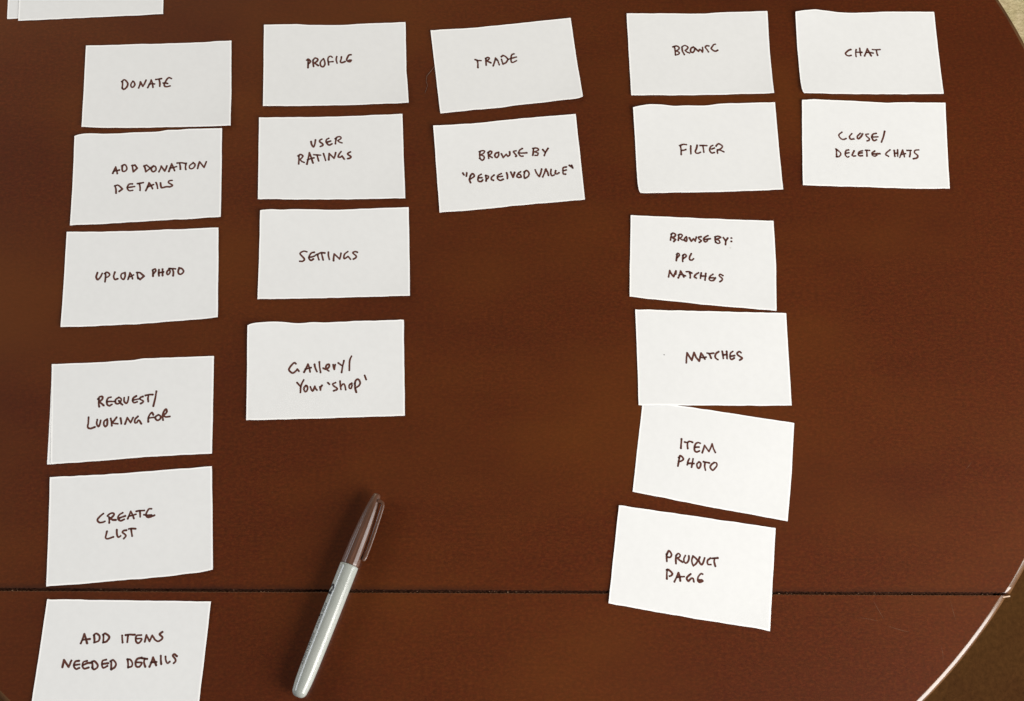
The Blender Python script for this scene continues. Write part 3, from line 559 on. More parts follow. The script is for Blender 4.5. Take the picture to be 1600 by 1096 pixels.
'browseby':{"c":[169.29,-10.46],"a":0.05349,"e":[[[-53.33,31.62],[51.64,34.99]],[[51.64,34.99],[53.24,8.01],[53.7,-6.93],[53.68,-34.99]],[[53.68,-34.99],[-5.2,-33.4],[-52.0,-31.62]],[[-52.0,-31.62],[-53.33,31.62]]],"t":[[[[-22.89,19.31],[-23.43,16.65],[-23.59,14.45]]],[[[-23.29,19.06],[-21.89,20.05],[-20.04,19.09],[-20.81,17.28],[-22.62,16.71]],[[-19.95,15.16],[-21.13,13.54]]],[[[-17.59,18.83],[-17.75,16.63],[-17.91,14.66]]],[[[-18.0,18.8],[-16.59,19.57],[-15.16,19.02],[-15.53,17.46],[-16.93,16.48]],[[-15.28,15.29],[-13.86,15.18]]],[[[-12.09,17.93],[-13.28,16.53],[-13.25,15.0],[-12.02,14.44],[-11.65,16.22],[-12.09,17.93]]],[[[-9.84,17.23],[-8.37,14.71]],[[-6.78,16.8]],[[-5.53,14.92]],[[-4.78,18.26]]],[[[-1.33,18.74],[-3.15,18.16],[-2.72,16.88],[-1.08,15.69],[-2.47,14.28]]],[[[3.73,19.99],[1.72,18.74],[0.53,17.12],[1.58,15.02],[2.99,15.56],[3.78,17.15]]],[[[1.34,16.75],[5.4,17.71]]],[[[9.23,19.53],[9.06,17.32],[9.5,15.17]]],[[[8.83,19.28],[10.85,20.08],[13.1,19.38],[11.08,18.13],[9.67,17.59]],[[11.91,16.88],[12.54,15.18],[10.93,14.41],[9.29,15.37]]],[[[14.93,19.29],[16.59,17.01]]],[[[18.19,19.1],[17.0,16.82],[16.62,13.96]]],[[[20.75,19.29],[20.92,19.3]]],[[[20.78,16.67],[20.94,16.68]]],[[[-18.48,3.95],[-18.83,1.33],[-18.98,-1.28]]],[[[-18.88,3.49],[-17.89,4.65],[-16.85,3.21],[-18.42,0.92]]],[[[-14.02,3.42],[-14.37,0.79],[-14.32,-1.59]]],[[[-14.42,2.95],[-13.03,4.14],[-11.78,2.71],[-13.97,0.6]]],[[[-8.19,4.93],[-9.35,2.46],[-9.31,0.3],[-7.69,-0.01],[-6.5,1.16]]],[[[-24.31,-14.38],[-23.97,-11.99],[-23.63,-9.39]],[[-22.36,-11.87],[-20.71,-13.9]],[[-19.0,-9.26]],[[-19.15,-11.64]]],[[[-17.27,-14.5],[-16.32,-11.86],[-15.78,-9.02]],[[-14.32,-11.28],[-13.27,-13.56]]],[[[-16.72,-12.32],[-14.72,-11.74],[-12.08,-12.62]]],[[[-11.54,-9.36],[-9.53,-9.21],[-7.5,-10.13]]],[[[-9.12,-9.61],[-8.68,-11.72],[-8.64,-13.87]]],[[[-2.67,-9.56],[-4.66,-11.0],[-5.64,-12.79],[-4.21,-13.76]]],[[[-0.66,-9.42],[-1.03,-11.59],[-1.19,-13.75]]],[[[2.57,-9.61],[2.41,-12.2],[2.04,-14.8]]],[[[-1.02,-11.81],[2.6,-11.75]]],[[[7.81,-9.87],[5.82,-11.52],[5.05,-13.72],[6.27,-14.92],[8.28,-14.56],[9.66,-12.52]]],[[[5.84,-12.8],[9.66,-12.52]]],[[[15.07,-10.41],[13.05,-9.48],[12.46,-10.82],[14.5,-12.6],[14.31,-14.11],[12.92,-15.29]]]]},
'matches':{"c":[181.83,-83.33],"a":0.10853,"e":[[[-54.45,35.33],[3.39,34.92],[54.13,34.28]],[[54.13,34.28],[54.01,-34.28]],[[54.01,-34.28],[-53.68,-35.33]],[[-53.68,-35.33],[-53.73,-14.98],[-53.94,8.69],[-54.45,35.33]]],"t":[[[[-19.07,-3.86],[-18.79,-0.12],[-18.21,3.48]],[[-16.81,0.85],[-15.12,-1.93]],[[-14.1,1.2],[-13.26,3.87]],[[-12.04,0.3],[-9.91,-2.47]],[[-9.05,0.35],[-8.33,3.48]],[[-7.2,1.94],[-5.81,-0.85]]],[[[-9.04,0.66],[-7.27,0.06],[-4.85,0.57]]],[[[-3.99,3.55],[-1.75,3.27],[0.66,3.62]]],[[[-2.66,3.1],[-1.83,1.4],[-1.29,-0.15]]],[[[4.3,4.78],[2.44,3.34],[1.62,1.45],[2.0,-0.1],[3.45,-1.17]]],[[[6.86,4.97],[7.2,2.48],[7.39,-0.17]]],[[[10.01,5.02],[10.05,2.52],[10.08,-0.29]]],[[[7.2,2.32],[9.91,2.68]]],[[[14.37,5.09],[12.81,3.82],[12.26,1.62],[12.47,-0.25],[13.64,-0.85],[15.19,0.26]]],[[[12.55,1.47],[15.57,1.99]]],[[[20.18,4.25],[19.01,5.01],[17.46,3.89],[17.99,2.34],[20.6,0.5],[20.4,-0.43],[19.02,-1.24]]]]},
'item':{"c":[187.65,-155.99],"a":-0.05253,"e":[[[-54.51,32.79],[-15.76,33.77],[52.32,34.97]],[[52.32,34.97],[54.28,-1.02],[54.83,-34.97]],[[54.83,-34.97],[-7.35,-34.04],[-52.65,-32.79]],[[-52.65,-32.79],[-54.51,32.79]]],"t":[[[[-24.12,9.85],[-23.97,6.58],[-23.69,3.34]]],[[[-21.63,8.09],[-19.9,8.12],[-18.43,9.2],[-16.26,8.9]]],[[[-19.62,8.03],[-19.5,5.99],[-18.96,3.89]]],[[[-10.96,9.14],[-12.58,9.27],[-14.02,8.05],[-14.51,5.5],[-13.94,3.13],[-12.54,2.56],[-10.8,3.55]]],[[[-14.0,5.73],[-11.41,6.32]]],[[[-8.7,2.69],[-8.12,5.53],[-7.78,8.19]],[[-4.24,4.29]],[[-3.26,7.21],[-2.69,10.19]],[[-1.37,6.99],[0.27,4.4]]],[[[-23.87,-3.53],[-24.05,-6.29],[-24.16,-9.57]]],[[[-24.26,-3.6],[-23.26,-2.06],[-21.04,-3.85],[-21.91,-5.37],[-23.64,-6.35]]],[[[-17.01,-3.14],[-17.69,-5.17],[-17.9,-7.65]]],[[[-14.41,-2.69],[-14.57,-5.71],[-14.72,-8.73]]],[[[-17.63,-6.65],[-15.44,-6.13],[-13.48,-5.93]]],[[[-10.12,-4.11],[-11.35,-5.96],[-10.83,-8.04],[-9.82,-8.68],[-8.82,-7.15],[-8.82,-4.97],[-10.12,-4.11]]],[[[-7.0,-3.56],[-5.41,-3.56],[-3.0,-3.68]]],[[[-5.9,-3.91],[-5.83,-6.62],[-4.99,-9.19]]],[[[0.34,-2.82],[-1.32,-4.47],[-2.0,-6.49],[-0.9,-7.93],[0.2,-8.28],[1.57,-6.41],[2.52,-4.34],[1.81,-2.83],[0.34,-2.82]]]]},
'product':{"c":[178.36,-232.23],"a":-0.03952,"e":[[[-54.9,33.34],[-5.0,34.21],[52.82,34.8]],[[52.82,34.8],[54.59,-6.19],[55.41,-34.8]],[[55.41,-34.8],[50.11,-34.36],[-9.4,-34.17],[-53.33,-33.34]],[[-53.33,-33.34],[-54.9,33.34]]],"t":[[[[-18.61,5.42],[-18.35,3.23],[-17.92,0.78]]],[[[-18.47,5.44],[-17.37,8.0],[-15.32,5.95],[-15.91,3.89],[-17.42,3.65]]],[[[-12.2,5.61],[-12.02,2.84],[-11.58,0.25]]],[[[-12.2,5.61],[-10.85,7.22],[-9.49,6.32],[-9.88,4.86],[-11.19,4.09]],[[-9.37,2.84],[-7.31,1.91]]],[[[-5.9,6.61],[-6.64,4.53],[-6.25,2.36],[-5.04,1.58],[-3.78,2.75],[-3.32,4.79],[-3.53,6.71]]],[[[-0.76,6.87],[-1.23,4.84],[-0.98,2.64],[0.22,0.6]],[[1.85,2.26],[2.87,4.37]],[[1.15,6.06],[-0.77,7.01]]],[[[3.83,7.04],[3.36,5.01],[4.56,2.97],[5.75,2.32],[6.56,3.84],[7.19,7.02]]],[[[11.05,7.5],[9.53,6.0],[9.3,4.28],[10.13,3.02],[11.92,3.3]]],[[[12.3,7.56],[14.07,7.98],[15.97,8.42]]],[[[13.81,7.8],[13.93,5.3],[14.91,2.66]]],[[[-17.11,-4.94],[-16.89,-7.96],[-16.54,-10.96]]],[[[-17.24,-4.96],[-16.01,-4.77],[-13.27,-6.83],[-13.93,-8.33],[-14.97,-8.91]]],[[[-11.27,-12.06],[-10.22,-9.12],[-9.23,-5.64]],[[-8.13,-7.96],[-7.39,-10.75]]],[[[-9.71,-8.76],[-7.55,-8.14],[-5.11,-7.62]]],[[[-1.06,-5.31],[-2.67,-7.09],[-3.34,-8.58],[-2.04,-10.18],[-1.06,-9.05],[-0.07,-7.92],[1.06,-8.16],[1.69,-10.0]]],[[[7.0,-4.02],[5.88,-3.93],[4.43,-5.96],[4.16,-8.5],[5.4,-9.69],[7.52,-8.79],[6.89,-8.06],[5.25,-8.33]]]]},
'chat':{"c":[284.91,176.7],"a":0.13468,"e":[[[-54.28,35.12],[-46.13,36.77],[-38.04,37.57],[-30.1,36.67],[-20.22,35.09],[-5.18,34.93],[12.52,36.02],[54.68,35.61]],[[54.68,35.61],[53.41,-35.61]],[[53.41,-35.61],[-53.82,-35.12]],[[-53.82,-35.12],[-55.01,-33.06],[-55.53,-23.8],[-55.16,7.6],[-54.28,35.12]]],"t":[[[[-13.75,3.08],[-15.69,2.23],[-18.21,-0.19],[-17.4,-1.89],[-15.92,-2.37],[-14.04,-2.01]]],[[[-9.63,2.96],[-10.23,0.29],[-10.24,-3.1]]],[[[-6.68,4.18],[-6.7,0.77],[-6.56,-2.14]]],[[[-9.96,0.77],[-8.02,0.65],[-5.41,0.65]]],[[[-3.65,-2.38],[-2.16,0.53],[-0.85,3.69]],[[0.26,0.77],[1.46,-2.39]]],[[[-2.18,0.29],[-0.2,0.53],[3.23,0.04]]],[[[3.11,3.08],[5.92,2.83],[8.99,3.07]]],[[[6.12,2.71],[6.11,0.52],[6.51,-1.9]]]]},
'close':{"c":[291.76,99.77],"a":0.10718,"e":[[[-53.11,35.18],[-44.51,36.1],[-15.2,35.6],[11.67,34.65],[29.4,35.53],[56.57,35.57]],[[56.57,35.57],[55.24,7.15],[53.17,-35.57]],[[53.17,-35.57],[32.45,-35.98],[-10.7,-35.39],[-56.63,-35.18]],[[-56.63,-35.18],[-53.11,35.18]]],"t":[[[[-24.16,9.37],[-26.75,6.9],[-25.41,4.04],[-23.26,3.37],[-21.45,4.13]]],[[[-16.76,8.34],[-18.69,5.89],[-17.96,3.74],[-15.53,4.04]]],[[[-10.35,8.74],[-12.74,6.03],[-12.22,4.11],[-10.12,5.85],[-8.62,8.3]]],[[[-4.21,8.4],[-6.23,7.87],[-5.47,6.2],[-3.84,4.56],[-4.17,3.11],[-5.52,2.59]]],[[[1.79,9.03],[-0.7,8.25],[-1.78,5.57],[-0.44,2.95],[1.6,3.72]]],[[[-1.54,5.82],[2.89,6.16]]],[[[8.32,10.88],[7.1,6.51],[5.19,1.89]]],[[[-29.35,-5.41],[-29.54,-8.28],[-29.52,-11.14]]],[[[-29.74,-4.7],[-28.28,-5.86],[-26.27,-8.44],[-27.75,-10.86],[-29.74,-11.15]]],[[[-20.14,-5.19],[-22.16,-5.96],[-23.04,-9.08],[-21.65,-11.2],[-20.31,-10.69]]],[[[-22.53,-8.12],[-20.09,-7.58]]],[[[-16.02,-5.81],[-17.03,-7.75],[-17.95,-9.54]],[[-16.78,-10.32],[-15.36,-10.0]]],[[[-9.65,-5.66],[-11.89,-6.34],[-12.99,-8.13],[-12.37,-9.88],[-10.09,-9.73]]],[[[-12.58,-7.98],[-10.08,-7.35]]],[[[-7.42,-5.13],[-4.15,-5.29]]],[[[-6.56,-5.35],[-6.52,-7.74],[-6.68,-9.89]]],[[[-0.45,-5.68],[-2.53,-7.17],[-2.46,-9.08],[-0.78,-9.99],[0.83,-9.0]]],[[[-2.17,-8.12],[3.34,-7.75]]],[[[11.28,-4.45],[8.71,-6.43],[7.67,-8.36],[9.54,-9.75]]],[[[14.32,-4.86],[14.34,-7.25],[14.37,-9.64]]],[[[17.0,-4.31],[16.76,-7.19],[16.56,-9.59]]],[[[14.34,-7.25],[16.78,-6.95]]],[[[18.02,-10.51],[19.36,-7.61],[20.74,-4.23]],[[21.34,-7.56],[21.58,-9.95]]],[[[19.32,-8.09],[22.68,-7.29]]],[[[24.0,-4.63],[27.08,-4.55]]],[[[26.42,-4.57],[26.18,-7.45],[25.53,-9.85]]],[[[32.85,-3.94],[30.17,-4.48],[29.56,-6.41],[31.77,-8.75],[30.95,-10.68],[28.25,-11.46]]]]},
'items':{"c":[-188.78,-333.4],"a":0.105,"e":[[[-52.07,34.87],[54.97,34.72]],[[54.97,34.72],[51.85,-34.72]],[[51.85,-34.72],[-54.75,-34.87]],[[-54.75,-34.87],[-52.07,34.87]]],"t":[[[[-27.36,6.76],[-26.41,9.77],[-25.72,12.78]],[[-24.4,9.79],[-23.33,6.81]]],[[[-26.33,9.02],[-24.09,9.3],[-21.85,9.57]]],[[[-19.31,11.86],[-18.8,9.36],[-18.85,7.36]]],[[[-19.58,12.1],[-17.92,13.13],[-15.72,11.4],[-15.95,8.64],[-18.6,7.36]]],[[[-13.3,12.43],[-13.05,9.92],[-13.05,7.42]]],[[[-13.55,12.42],[-12.11,13.19],[-9.36,10.97],[-10.86,8.2],[-13.05,7.42]]],[[[-1.12,12.07],[-0.93,10.06],[-0.44,7.57]]],[[[1.13,12.35],[3.37,12.72],[6.92,12.66]]],[[[2.64,12.36],[2.6,10.11],[2.56,7.85]]],[[[11.24,12.46],[8.48,12.18],[7.81,10.17],[8.35,8.17],[9.69,7.28],[11.33,8.7],[11.45,10.21],[8.17,10.07]]],[[[13.9,8.23],[14.53,12.5]],[[16.91,8.52]],[[18.35,12.3]],[[20.36,9.56],[22.48,8.58],[24.64,9.86],[25.02,11.37],[23.09,13.1],[24.74,14.63]]],[[[-37.54,-8.5],[-37.02,-4.04]],[[-33.54,-8.46]],[[-32.23,-4.24]]],[[[-27.44,-4.43],[-29.65,-4.95],[-30.36,-7.68],[-28.65,-9.64],[-26.72,-8.88]]],[[[-30.16,-7.19],[-26.71,-6.65]]],[[[-22.18,-4.38],[-24.36,-5.14],[-24.85,-7.62],[-23.42,-9.34],[-20.74,-8.57]]],[[[-24.4,-7.12],[-22.02,-5.86],[-19.54,-5.59]]],[[[-18.86,-4.84],[-18.36,-7.31],[-18.18,-9.03]]],[[[-19.09,-5.09],[-17.38,-4.57],[-15.15,-6.78],[-15.23,-8.51],[-17.11,-9.76],[-18.48,-8.54]]],[[[-9.95,-3.5],[-12.14,-4.27],[-12.37,-6.99],[-11.19,-8.71],[-8.81,-7.45]]],[[[-12.19,-6.25],[-8.47,-5.71]]],[[[-6.59,-4.45],[-6.35,-6.93],[-6.35,-9.4]]],[[[-7.09,-4.46],[-5.4,-3.7],[-3.43,-5.91],[-3.97,-8.14],[-6.08,-9.64]]],[[[3.85,-3.1],[4.36,-5.82],[4.59,-8.29]]],[[[3.6,-3.1],[5.63,-3.33],[7.1,-5.54],[6.78,-7.53],[4.59,-8.29]]],[[[12.81,-2.0],[10.11,-2.78],[9.06,-5.03],[9.79,-7.49],[11.83,-7.72],[13.11,-5.23],[9.57,-5.02]]],[[[12.84,-2.25],[16.41,-2.71]]],[[[14.87,-2.48],[14.59,-4.96],[15.6,-7.68]]],[[[18.36,-7.65],[19.35,-4.66],[20.09,-1.68]],[[21.62,-4.64],[22.55,-6.61]]],[[[19.12,-4.91],[22.62,-4.63]]],[[[25.05,-0.63],[25.26,-3.11],[25.75,-5.83]]],[[[28.12,-1.09],[28.58,-3.57],[29.74,-5.29],[31.16,-4.29]]],[[[35.41,-0.76],[33.79,0.47],[32.87,-0.54],[34.55,-2.51],[34.92,-4.0],[33.77,-5.25]]]]},
'stack_top':{"c":[-312.64,161.89],"a":0.19101,"e":[[[-53.92,34.75],[54.08,35.0]],[[54.08,35.0],[53.92,-35.0]],[[53.92,-35.0],[-54.08,-34.75]],[[-54.08,-34.75],[-53.92,34.75]]],"t":[]},
'stack_under':{"c":[-321.29,162.54],"a":0.19088,"e":[[[-53.92,34.75],[54.08,35.0]],[[54.08,35.0],[53.92,-35.0]],[[53.92,-35.0],[-54.08,-34.75]],[[-54.08,-34.75],[-53.92,34.75]]],"t":[]}
}
A_ = np.array


def resample(P, ts):
    P = A_(P, float)
    d = np.r_[0, np.cumsum(np.linalg.norm(np.diff(P, axis=0), axis=1))]
    d /= d[-1]
    out = np.stack([np.interp(ts, d, P[:, 0]), np.interp(ts, d, P[:, 1])], 1)
    if len(P) > 2:                                # soften the kinks a little
        for _ in range(2):
            out[1:-1] = .25 * out[:-2] + .5 * out[1:-1] + .25 * out[2:]
    return out


def edge_noise(n, rng, amp, corr):
    x = rng.normal(size=n + 40)
    k = np.exp(-.5 * (np.arange(-12, 13) / corr) ** 2)
    x = np.convolve(x, k / np.sqrt((k ** 2).sum()), 'same')[20:20 + n]
    w_ = np.minimum(1, np.minimum(np.arange(n), np.arange(n)[::-1]) / 3)
    return x * amp * w_


def lift_fn(spec, W, H):
    # spec: base, corner lifts (TL, TR, BR, BL), bow across width, bow across height  (mm)
    z0, tl, tr, br, bl, bw, bh = spec

    def fn(x, y):
        u = np.clip(x / W + .5, -.1, 1.1)
        v = np.clip(.5 - y / H, -.1, 1.1)
        c = lambda a: np.clip(a, 0, 1) ** 3
        tl, tr, br, bl = (1.5 * q for q in spec[1:5])
        z = z0 + tl * c(1 - u) * c(1 - v) + tr * c(u) * c(1 - v) + br * c(u) * c(v) + bl * c(1 - u) * c(v)
        return z + 3.2 * bw * (2 * u - 1) ** 2 + 3.2 * bh * (2 * v - 1) ** 2
    return fn


def sdf_text(strokes, rad0, rng):
    """signed distance field of all pen strokes on a fine grid, plus ink density"""
    segs = []
    for si, st in enumerate(strokes):
        path = []
        for piece in st:
            P = A_(piece, float)
            if len(P) > 2:                         # Catmull-Rom through the traced points
                Q = np.vstack([2 * P[0] - P[1], P, 2 * P[-1] - P[-2]])
                o = []
                for i in range(1, len(Q) - 2):
                    for t in np.linspace(0, 1, 6, endpoint=False):
                        a, b, c, d = Q[i - 1], Q[i], Q[i + 1], Q[i + 2]
                        o.append(.5 * (2 * b + (c - a) * t + (2 * a - 5 * b + 4 * c - d) * t * t + (3 * b - a - 3 * c + d) * t ** 3))
                o.append(P[-1])
                P = A_(o)
            path.append(P)
        P = np.vstack([path[0]] + [p[1:] if np.allclose(p[0], q[-1], atol=.02) else p for q, p in zip(path, path[1:])])
        n = len(P)
        press = 1 + .09 * np.sin(np.linspace(0, 3 + rng.uniform(0, 3), n) + rng.uniform(0, 6))
        press[0] *= 1.10
        press[-1] *= 1.06
        P = P + rng.normal(size=P.shape) * .015
        segs.append((P, press * rad0 * rng.uniform(.92, 1.06)))
    allp = np.vstack([s[0] for s in segs])
    lo, hi = allp.min(0) - 1.2, allp.max(0) + 1.2
    h = .16
    nx, ny = int((hi[0] - lo[0]) / h) + 2, int((hi[1] - lo[1]) / h) + 2
    D = np.full((ny, nx), 9.0)
    K = np.zeros((ny, nx))
    for P, rr in segs:
        Ds = np.full((ny, nx), 9.0)
        Ks = np.zeros((ny, nx))
        n = len(P)
        for i in range(n - 1):
            a, b = P[i], P[i + 1]
            m0 = np.minimum(a, b) - 1.1
            m1 = np.maximum(a, b) + 1.1
            i0, j0 = (np.floor((m0 - lo) / h)).astype(int)
            i1, j1 = (np.ceil((m1 - lo) / h)).astype(int) + 1
            i0, j0 = max(i0, 0), max(j0, 0)
            X, Y = np.meshgrid(lo[0] + h * np.arange(i0, min(i1, nx)), lo[1] + h * np.arange(j0, min(j1, ny)))
            d = b - a
            L2 = max((d * d).sum(), 1e-9)
            t = np.clip(((X - a[0]) * d[0] + (Y - a[1]) * d[1]) / L2, 0, 1)
            dist = np.hypot(X - a[0] - t * d[0], Y - a[1] - t * d[1]) - (rr[i] + (rr[i + 1] - rr[i]) * t)
            sl = (slice(j0, j0 + dist.shape[0]), slice(i0, i0 + dist.shape[1]))
            Ds[sl] = np.minimum(Ds[sl], dist)
        core = np.clip(.5 - Ds / .4, 0, 1) * .42
        e0 = lo + 0
        X, Y = np.meshgrid(lo[0] + h * np.arange(nx), lo[1] + h * np.arange(ny))
        for e in (P[0], P[-1]):
            Ks = np.maximum(Ks, .30 * np.exp(-((X - e[0]) ** 2 + (Y - e[1]) ** 2) / .55) * (Ds < .2))
        K += core + Ks
        D = np.minimum(D, Ds)
    D += rng.normal(size=D.shape) * .012
    return D, np.clip(K, 0, 1), lo, h


def marching(D, K, lo, h, zf, lift):
    """clean filled outline of the field D<0 (marching squares with edge interpolation)"""
    ny, nx = D.shape
    ins = D < 0
    V, KV, F = [], [], []
    cache = {}

    def corner(j, i):
        k = (j, i, 0)
        if k not in cache:
            cache[k] = len(V)
            V.append((lo[0] + i * h, lo[1] + j * h))
            KV.append(K[j, i])
        return cache[k]

    def cut(j, i, j2, i2):
        k = (min(j, j2), min(i, i2), 1 if j == j2 else 2)
        if k not in cache:
            t = D[j, i] / (D[j, i] - D[j2, i2])
            t = min(.97, max(.03, t))
            cache[k] = len(V)
            V.append((lo[0] + h * (i + (i2 - i) * t), lo[1] + h * (j + (j2 - j) * t)))
            KV.append(K[j, i] * (1 - t) + K[j2, i2] * t)
        return cache[k]

    cells = ins[:-1, :-1] | ins[1:, :-1] | ins[:-1, 1:] | ins[1:, 1:]
    for j, i in zip(*np.nonzero(cells)):
        c = [(j, i), (j, i + 1), (j + 1, i + 1), (j + 1, i)]
        poly = []
        for k in range(4):
            a, b = c[k], c[(k + 1) % 4]
            ia, ib = ins[a], ins[b]
            if ia:
                poly.append(corner(*a))
            if ia != ib:
                poly.append(cut(*a, *b) if ia else cut(*b, *a))
        if len(poly) >= 3:
            F.append(tuple(poly))
    V = A_(V)
    z = zf(V[:, 0], V[:, 1]) + lift
    return np.c_[V, z] * MM, F, KV


TH = .22      # paper thickness in mm


def make_card(key, name, label, spec, group, raggedness=.09, rad=.67):
    d = CARDS[key]
    rng = np.random.default_rng(sum(map(ord, key)))
    NX, NY = 64, 44
    inner = np.linspace(0, 1, NX - 3)
    us = np.r_[0, .75 / 108, 1.35 / 108, inner[1:-1], 1 - 1.35 / 108, 1 - .75 / 108, 1]
    inner = np.linspace(0, 1, NY - 3)
    vs = np.r_[0, .75 / 70, 1.35 / 70, inner[1:-1], 1 - 1.35 / 70, 1 - .75 / 70, 1]
    us.sort()
    vs.sort()
    E = d['e']
    top = resample(E[0], us)
    right = resample(E[1], vs)
    bot = resample(E[2], 1 - us[::-1])[::-1]
    left = resample(E[3], 1 - vs[::-1])[::-1]
    top[:, 1] += edge_noise(len(us), rng, raggedness, 1.3)
    bot[:, 1] += edge_noise(len(us), rng, raggedness, 1.3)
    left[:, 0] += edge_noise(len(vs), rng, .04, 2)
    right[:, 0] += edge_noise(len(vs), rng, .05, 2)
    U, Vv = np.meshgrid(us, vs)
    U3, V3 = U[..., None], Vv[..., None]
    c00, c10, c11, c01 = top[0], top[-1], bot[-1], bot[0]
    left[0], left[-1], right[0], right[-1] = c00, c01, c10, c11
    P = ((1 - V3) * top[None] + V3 * bot[None] + (1 - U3) * left[:, None] + U3 * right[:, None]
         - ((1 - U3) * (1 - V3) * c00 + U3 * (1 - V3) * c10 + U3 * V3 * c11 + (1 - U3) * V3 * c01))
    W = np.linalg.norm(c10 - c00)
    H = np.linalg.norm(c01 - c00)
    zf = lift_fn(spec, W, H)
    nV, nU = U.shape
    Z = zf(P[..., 0], P[..., 1])
    topv = np.concatenate([P, (Z + TH)[..., None]], -1).reshape(-1, 3) * MM
    F = []
    for j in range(nV - 1):
        for i in range(nU - 1):
            a = j * nU + i
            F.append((a, a + nU, a + nU + 1, a + 1))
    nt = len(topv)
    # rim: separate vertices so that the sheet keeps a crisp cut edge
    ring = [i for i in range(nU)] + [j * nU + nU - 1 for j in range(1, nV)] + \
           [(nV - 1) * nU + i for i in range(nU - 2, -1, -1)] + [j * nU for j in range(nV - 2, 0, -1)]
    up = topv[ring]
    dn = up - A_([0, 0, TH * MM])
    V = np.vstack([topv, up, dn])
    m = len(ring)
    for k in range(m):
        k2 = (k + 1) % m
        F.append((nt + k, nt + k2, nt + m + k2, nt + m + k))
    me = mesh(name, V.tolist(), F)
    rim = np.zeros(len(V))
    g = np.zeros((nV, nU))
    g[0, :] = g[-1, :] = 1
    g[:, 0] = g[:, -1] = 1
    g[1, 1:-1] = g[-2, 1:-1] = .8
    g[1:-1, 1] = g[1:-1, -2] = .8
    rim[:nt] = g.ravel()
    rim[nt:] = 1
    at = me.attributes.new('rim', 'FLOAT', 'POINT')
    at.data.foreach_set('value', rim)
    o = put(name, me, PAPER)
    for k, p in enumerate(me.polygons):
        p.use_smooth = k < (nV - 1) * (nU - 1)
    o.location = (d['c'][0] * MM, d['c'][1] * MM, TZ)
    o.rotation_euler = (0, 0, d['a'])
    tag(o, label, 'card', group)
    if d['t']:
        D, K, lo, h = sdf_text(d['t'], rad, rng)
        V, F, KV = marching(D, K, lo, h, zf, TH + .035)
        me = mesh("handwriting", V.tolist(), F)
        at = me.color_attributes.new('ink', 'FLOAT_COLOR', 'POINT')
        kv = np.repeat(A_(KV)[:, None], 4, 1)
        kv[:, 3] = 1
        at.data.foreach_set('color', kv.ravel())
        put("handwriting", me, INK, o, True)
    return o, zf


G = 'white cards laid out in columns on the table'
F0 = (.03, .25, .3, .35, .3, .05, .05)
LIST = [
    ('stack_under', 'white card beneath the top card at the upper left corner, left edge peeking out', (.03, 0, 0, 0, 0, 0, 0)),
    ('stack_top', 'blank white card at the upper left corner, lying on top of another card', (.30, 0, 0, .2, .1, 0, 0)),
    ('donate', 'white card handwritten DONATE, first of the left column', (.03, .2, .3, .9, .4, .15, .05)),
    ('add', 'white card handwritten ADD DONATION DETAILS, just below the DONATE card', (.03, .5, .1, .3, .3, .1, .1)),
    ('upload', 'white card handwritten UPLOAD PHOTO in the left column', (.03, .3, .4, .5, .4, .1, .05)),
    ('under_request', 'white card lying almost hidden beneath the REQUEST/LOOKING FOR card', (.03, .1, .1, .1, .1, 0, 0)),
    ('request', 'white card handwritten REQUEST/ LOOKING FOR, lying on top of another card', (.27, .02, .1, .2, .02, .0, .02)),
    ('create', 'white card handwritten CREATE LIST, just above the table joint', (.03, .3, .4, .5, .3, .1, .1)),
    ('items', 'white card handwritten ADD ITEMS NEEDED DETAILS, lowest in the left column', (.03, .2, .3, .3, .3, .1, .05)),
    ('profile', 'white card handwritten PROFILE, first of the second column', (.03, .2, .3, .9, .3, .1, .1)),
    ('user', 'white card handwritten USER RATINGS below the PROFILE card', (.03, .3, .3, .8, .3, .1, .05)),
    ('settings', 'white card handwritten SETTINGS in the second column', (.03, .6, .3, .8, .3, .1, .1)),
    ('gallery', 'white card handwritten Gallery/ Your shop, alone below the SETTINGS card', (.03, .7, .2, .4, .3, .15, .1)),
    ('trade', 'white card handwritten TRADE, tilted, first of the third column', (.03, .2, .4, .9, .3, .1, .1)),
    ('bpv', 'white card handwritten BROWSE BY PERCEIVED VALUE in quotes, below the TRADE card', (.03, .8, .3, .5, .3, .1, .1)),
    ('browse', 'white card handwritten only BROWSE, above the FILTER card', (.03, .2, .3, .9, .3, .1, .1)),
    ('filter', 'white card handwritten FILTER below the BROWSE card', (.03, .7, .2, .5, .6, .1, .1)),
    ('browseby', 'white card handwritten BROWSE BY: PPL MATCHES on three lines', (.03, .3, .3, .5, .3, .1, .05)),
    ('item', 'white card handwritten ITEM PHOTO, its corner under the MATCHES card', (.03, 0, .3, .4, .3, 0, .02)),
    ('matches', 'white card handwritten only MATCHES, its lower edge over the ITEM PHOTO card', (.30, .2, .3, .5, .05, .02, .05)),
    ('product', 'white card handwritten PRODUCT PAGE, lying across the table joint', (.03, .3, .3, .5, .3, .1, .1)),
    ('chat', 'white card handwritten CHAT, first of the right column', (.03, .9, .2, .6, .9, .1, .1)),
    ('close', 'white card handwritten CLOSE/ DELETE CHATS below the CHAT card', (.03, .4, .3, .5, .3, .1, .1)),
]
cards = {}
for key, label, spec in LIST:
    cards[key] = make_card(key, "paper_card", label, spec, G)


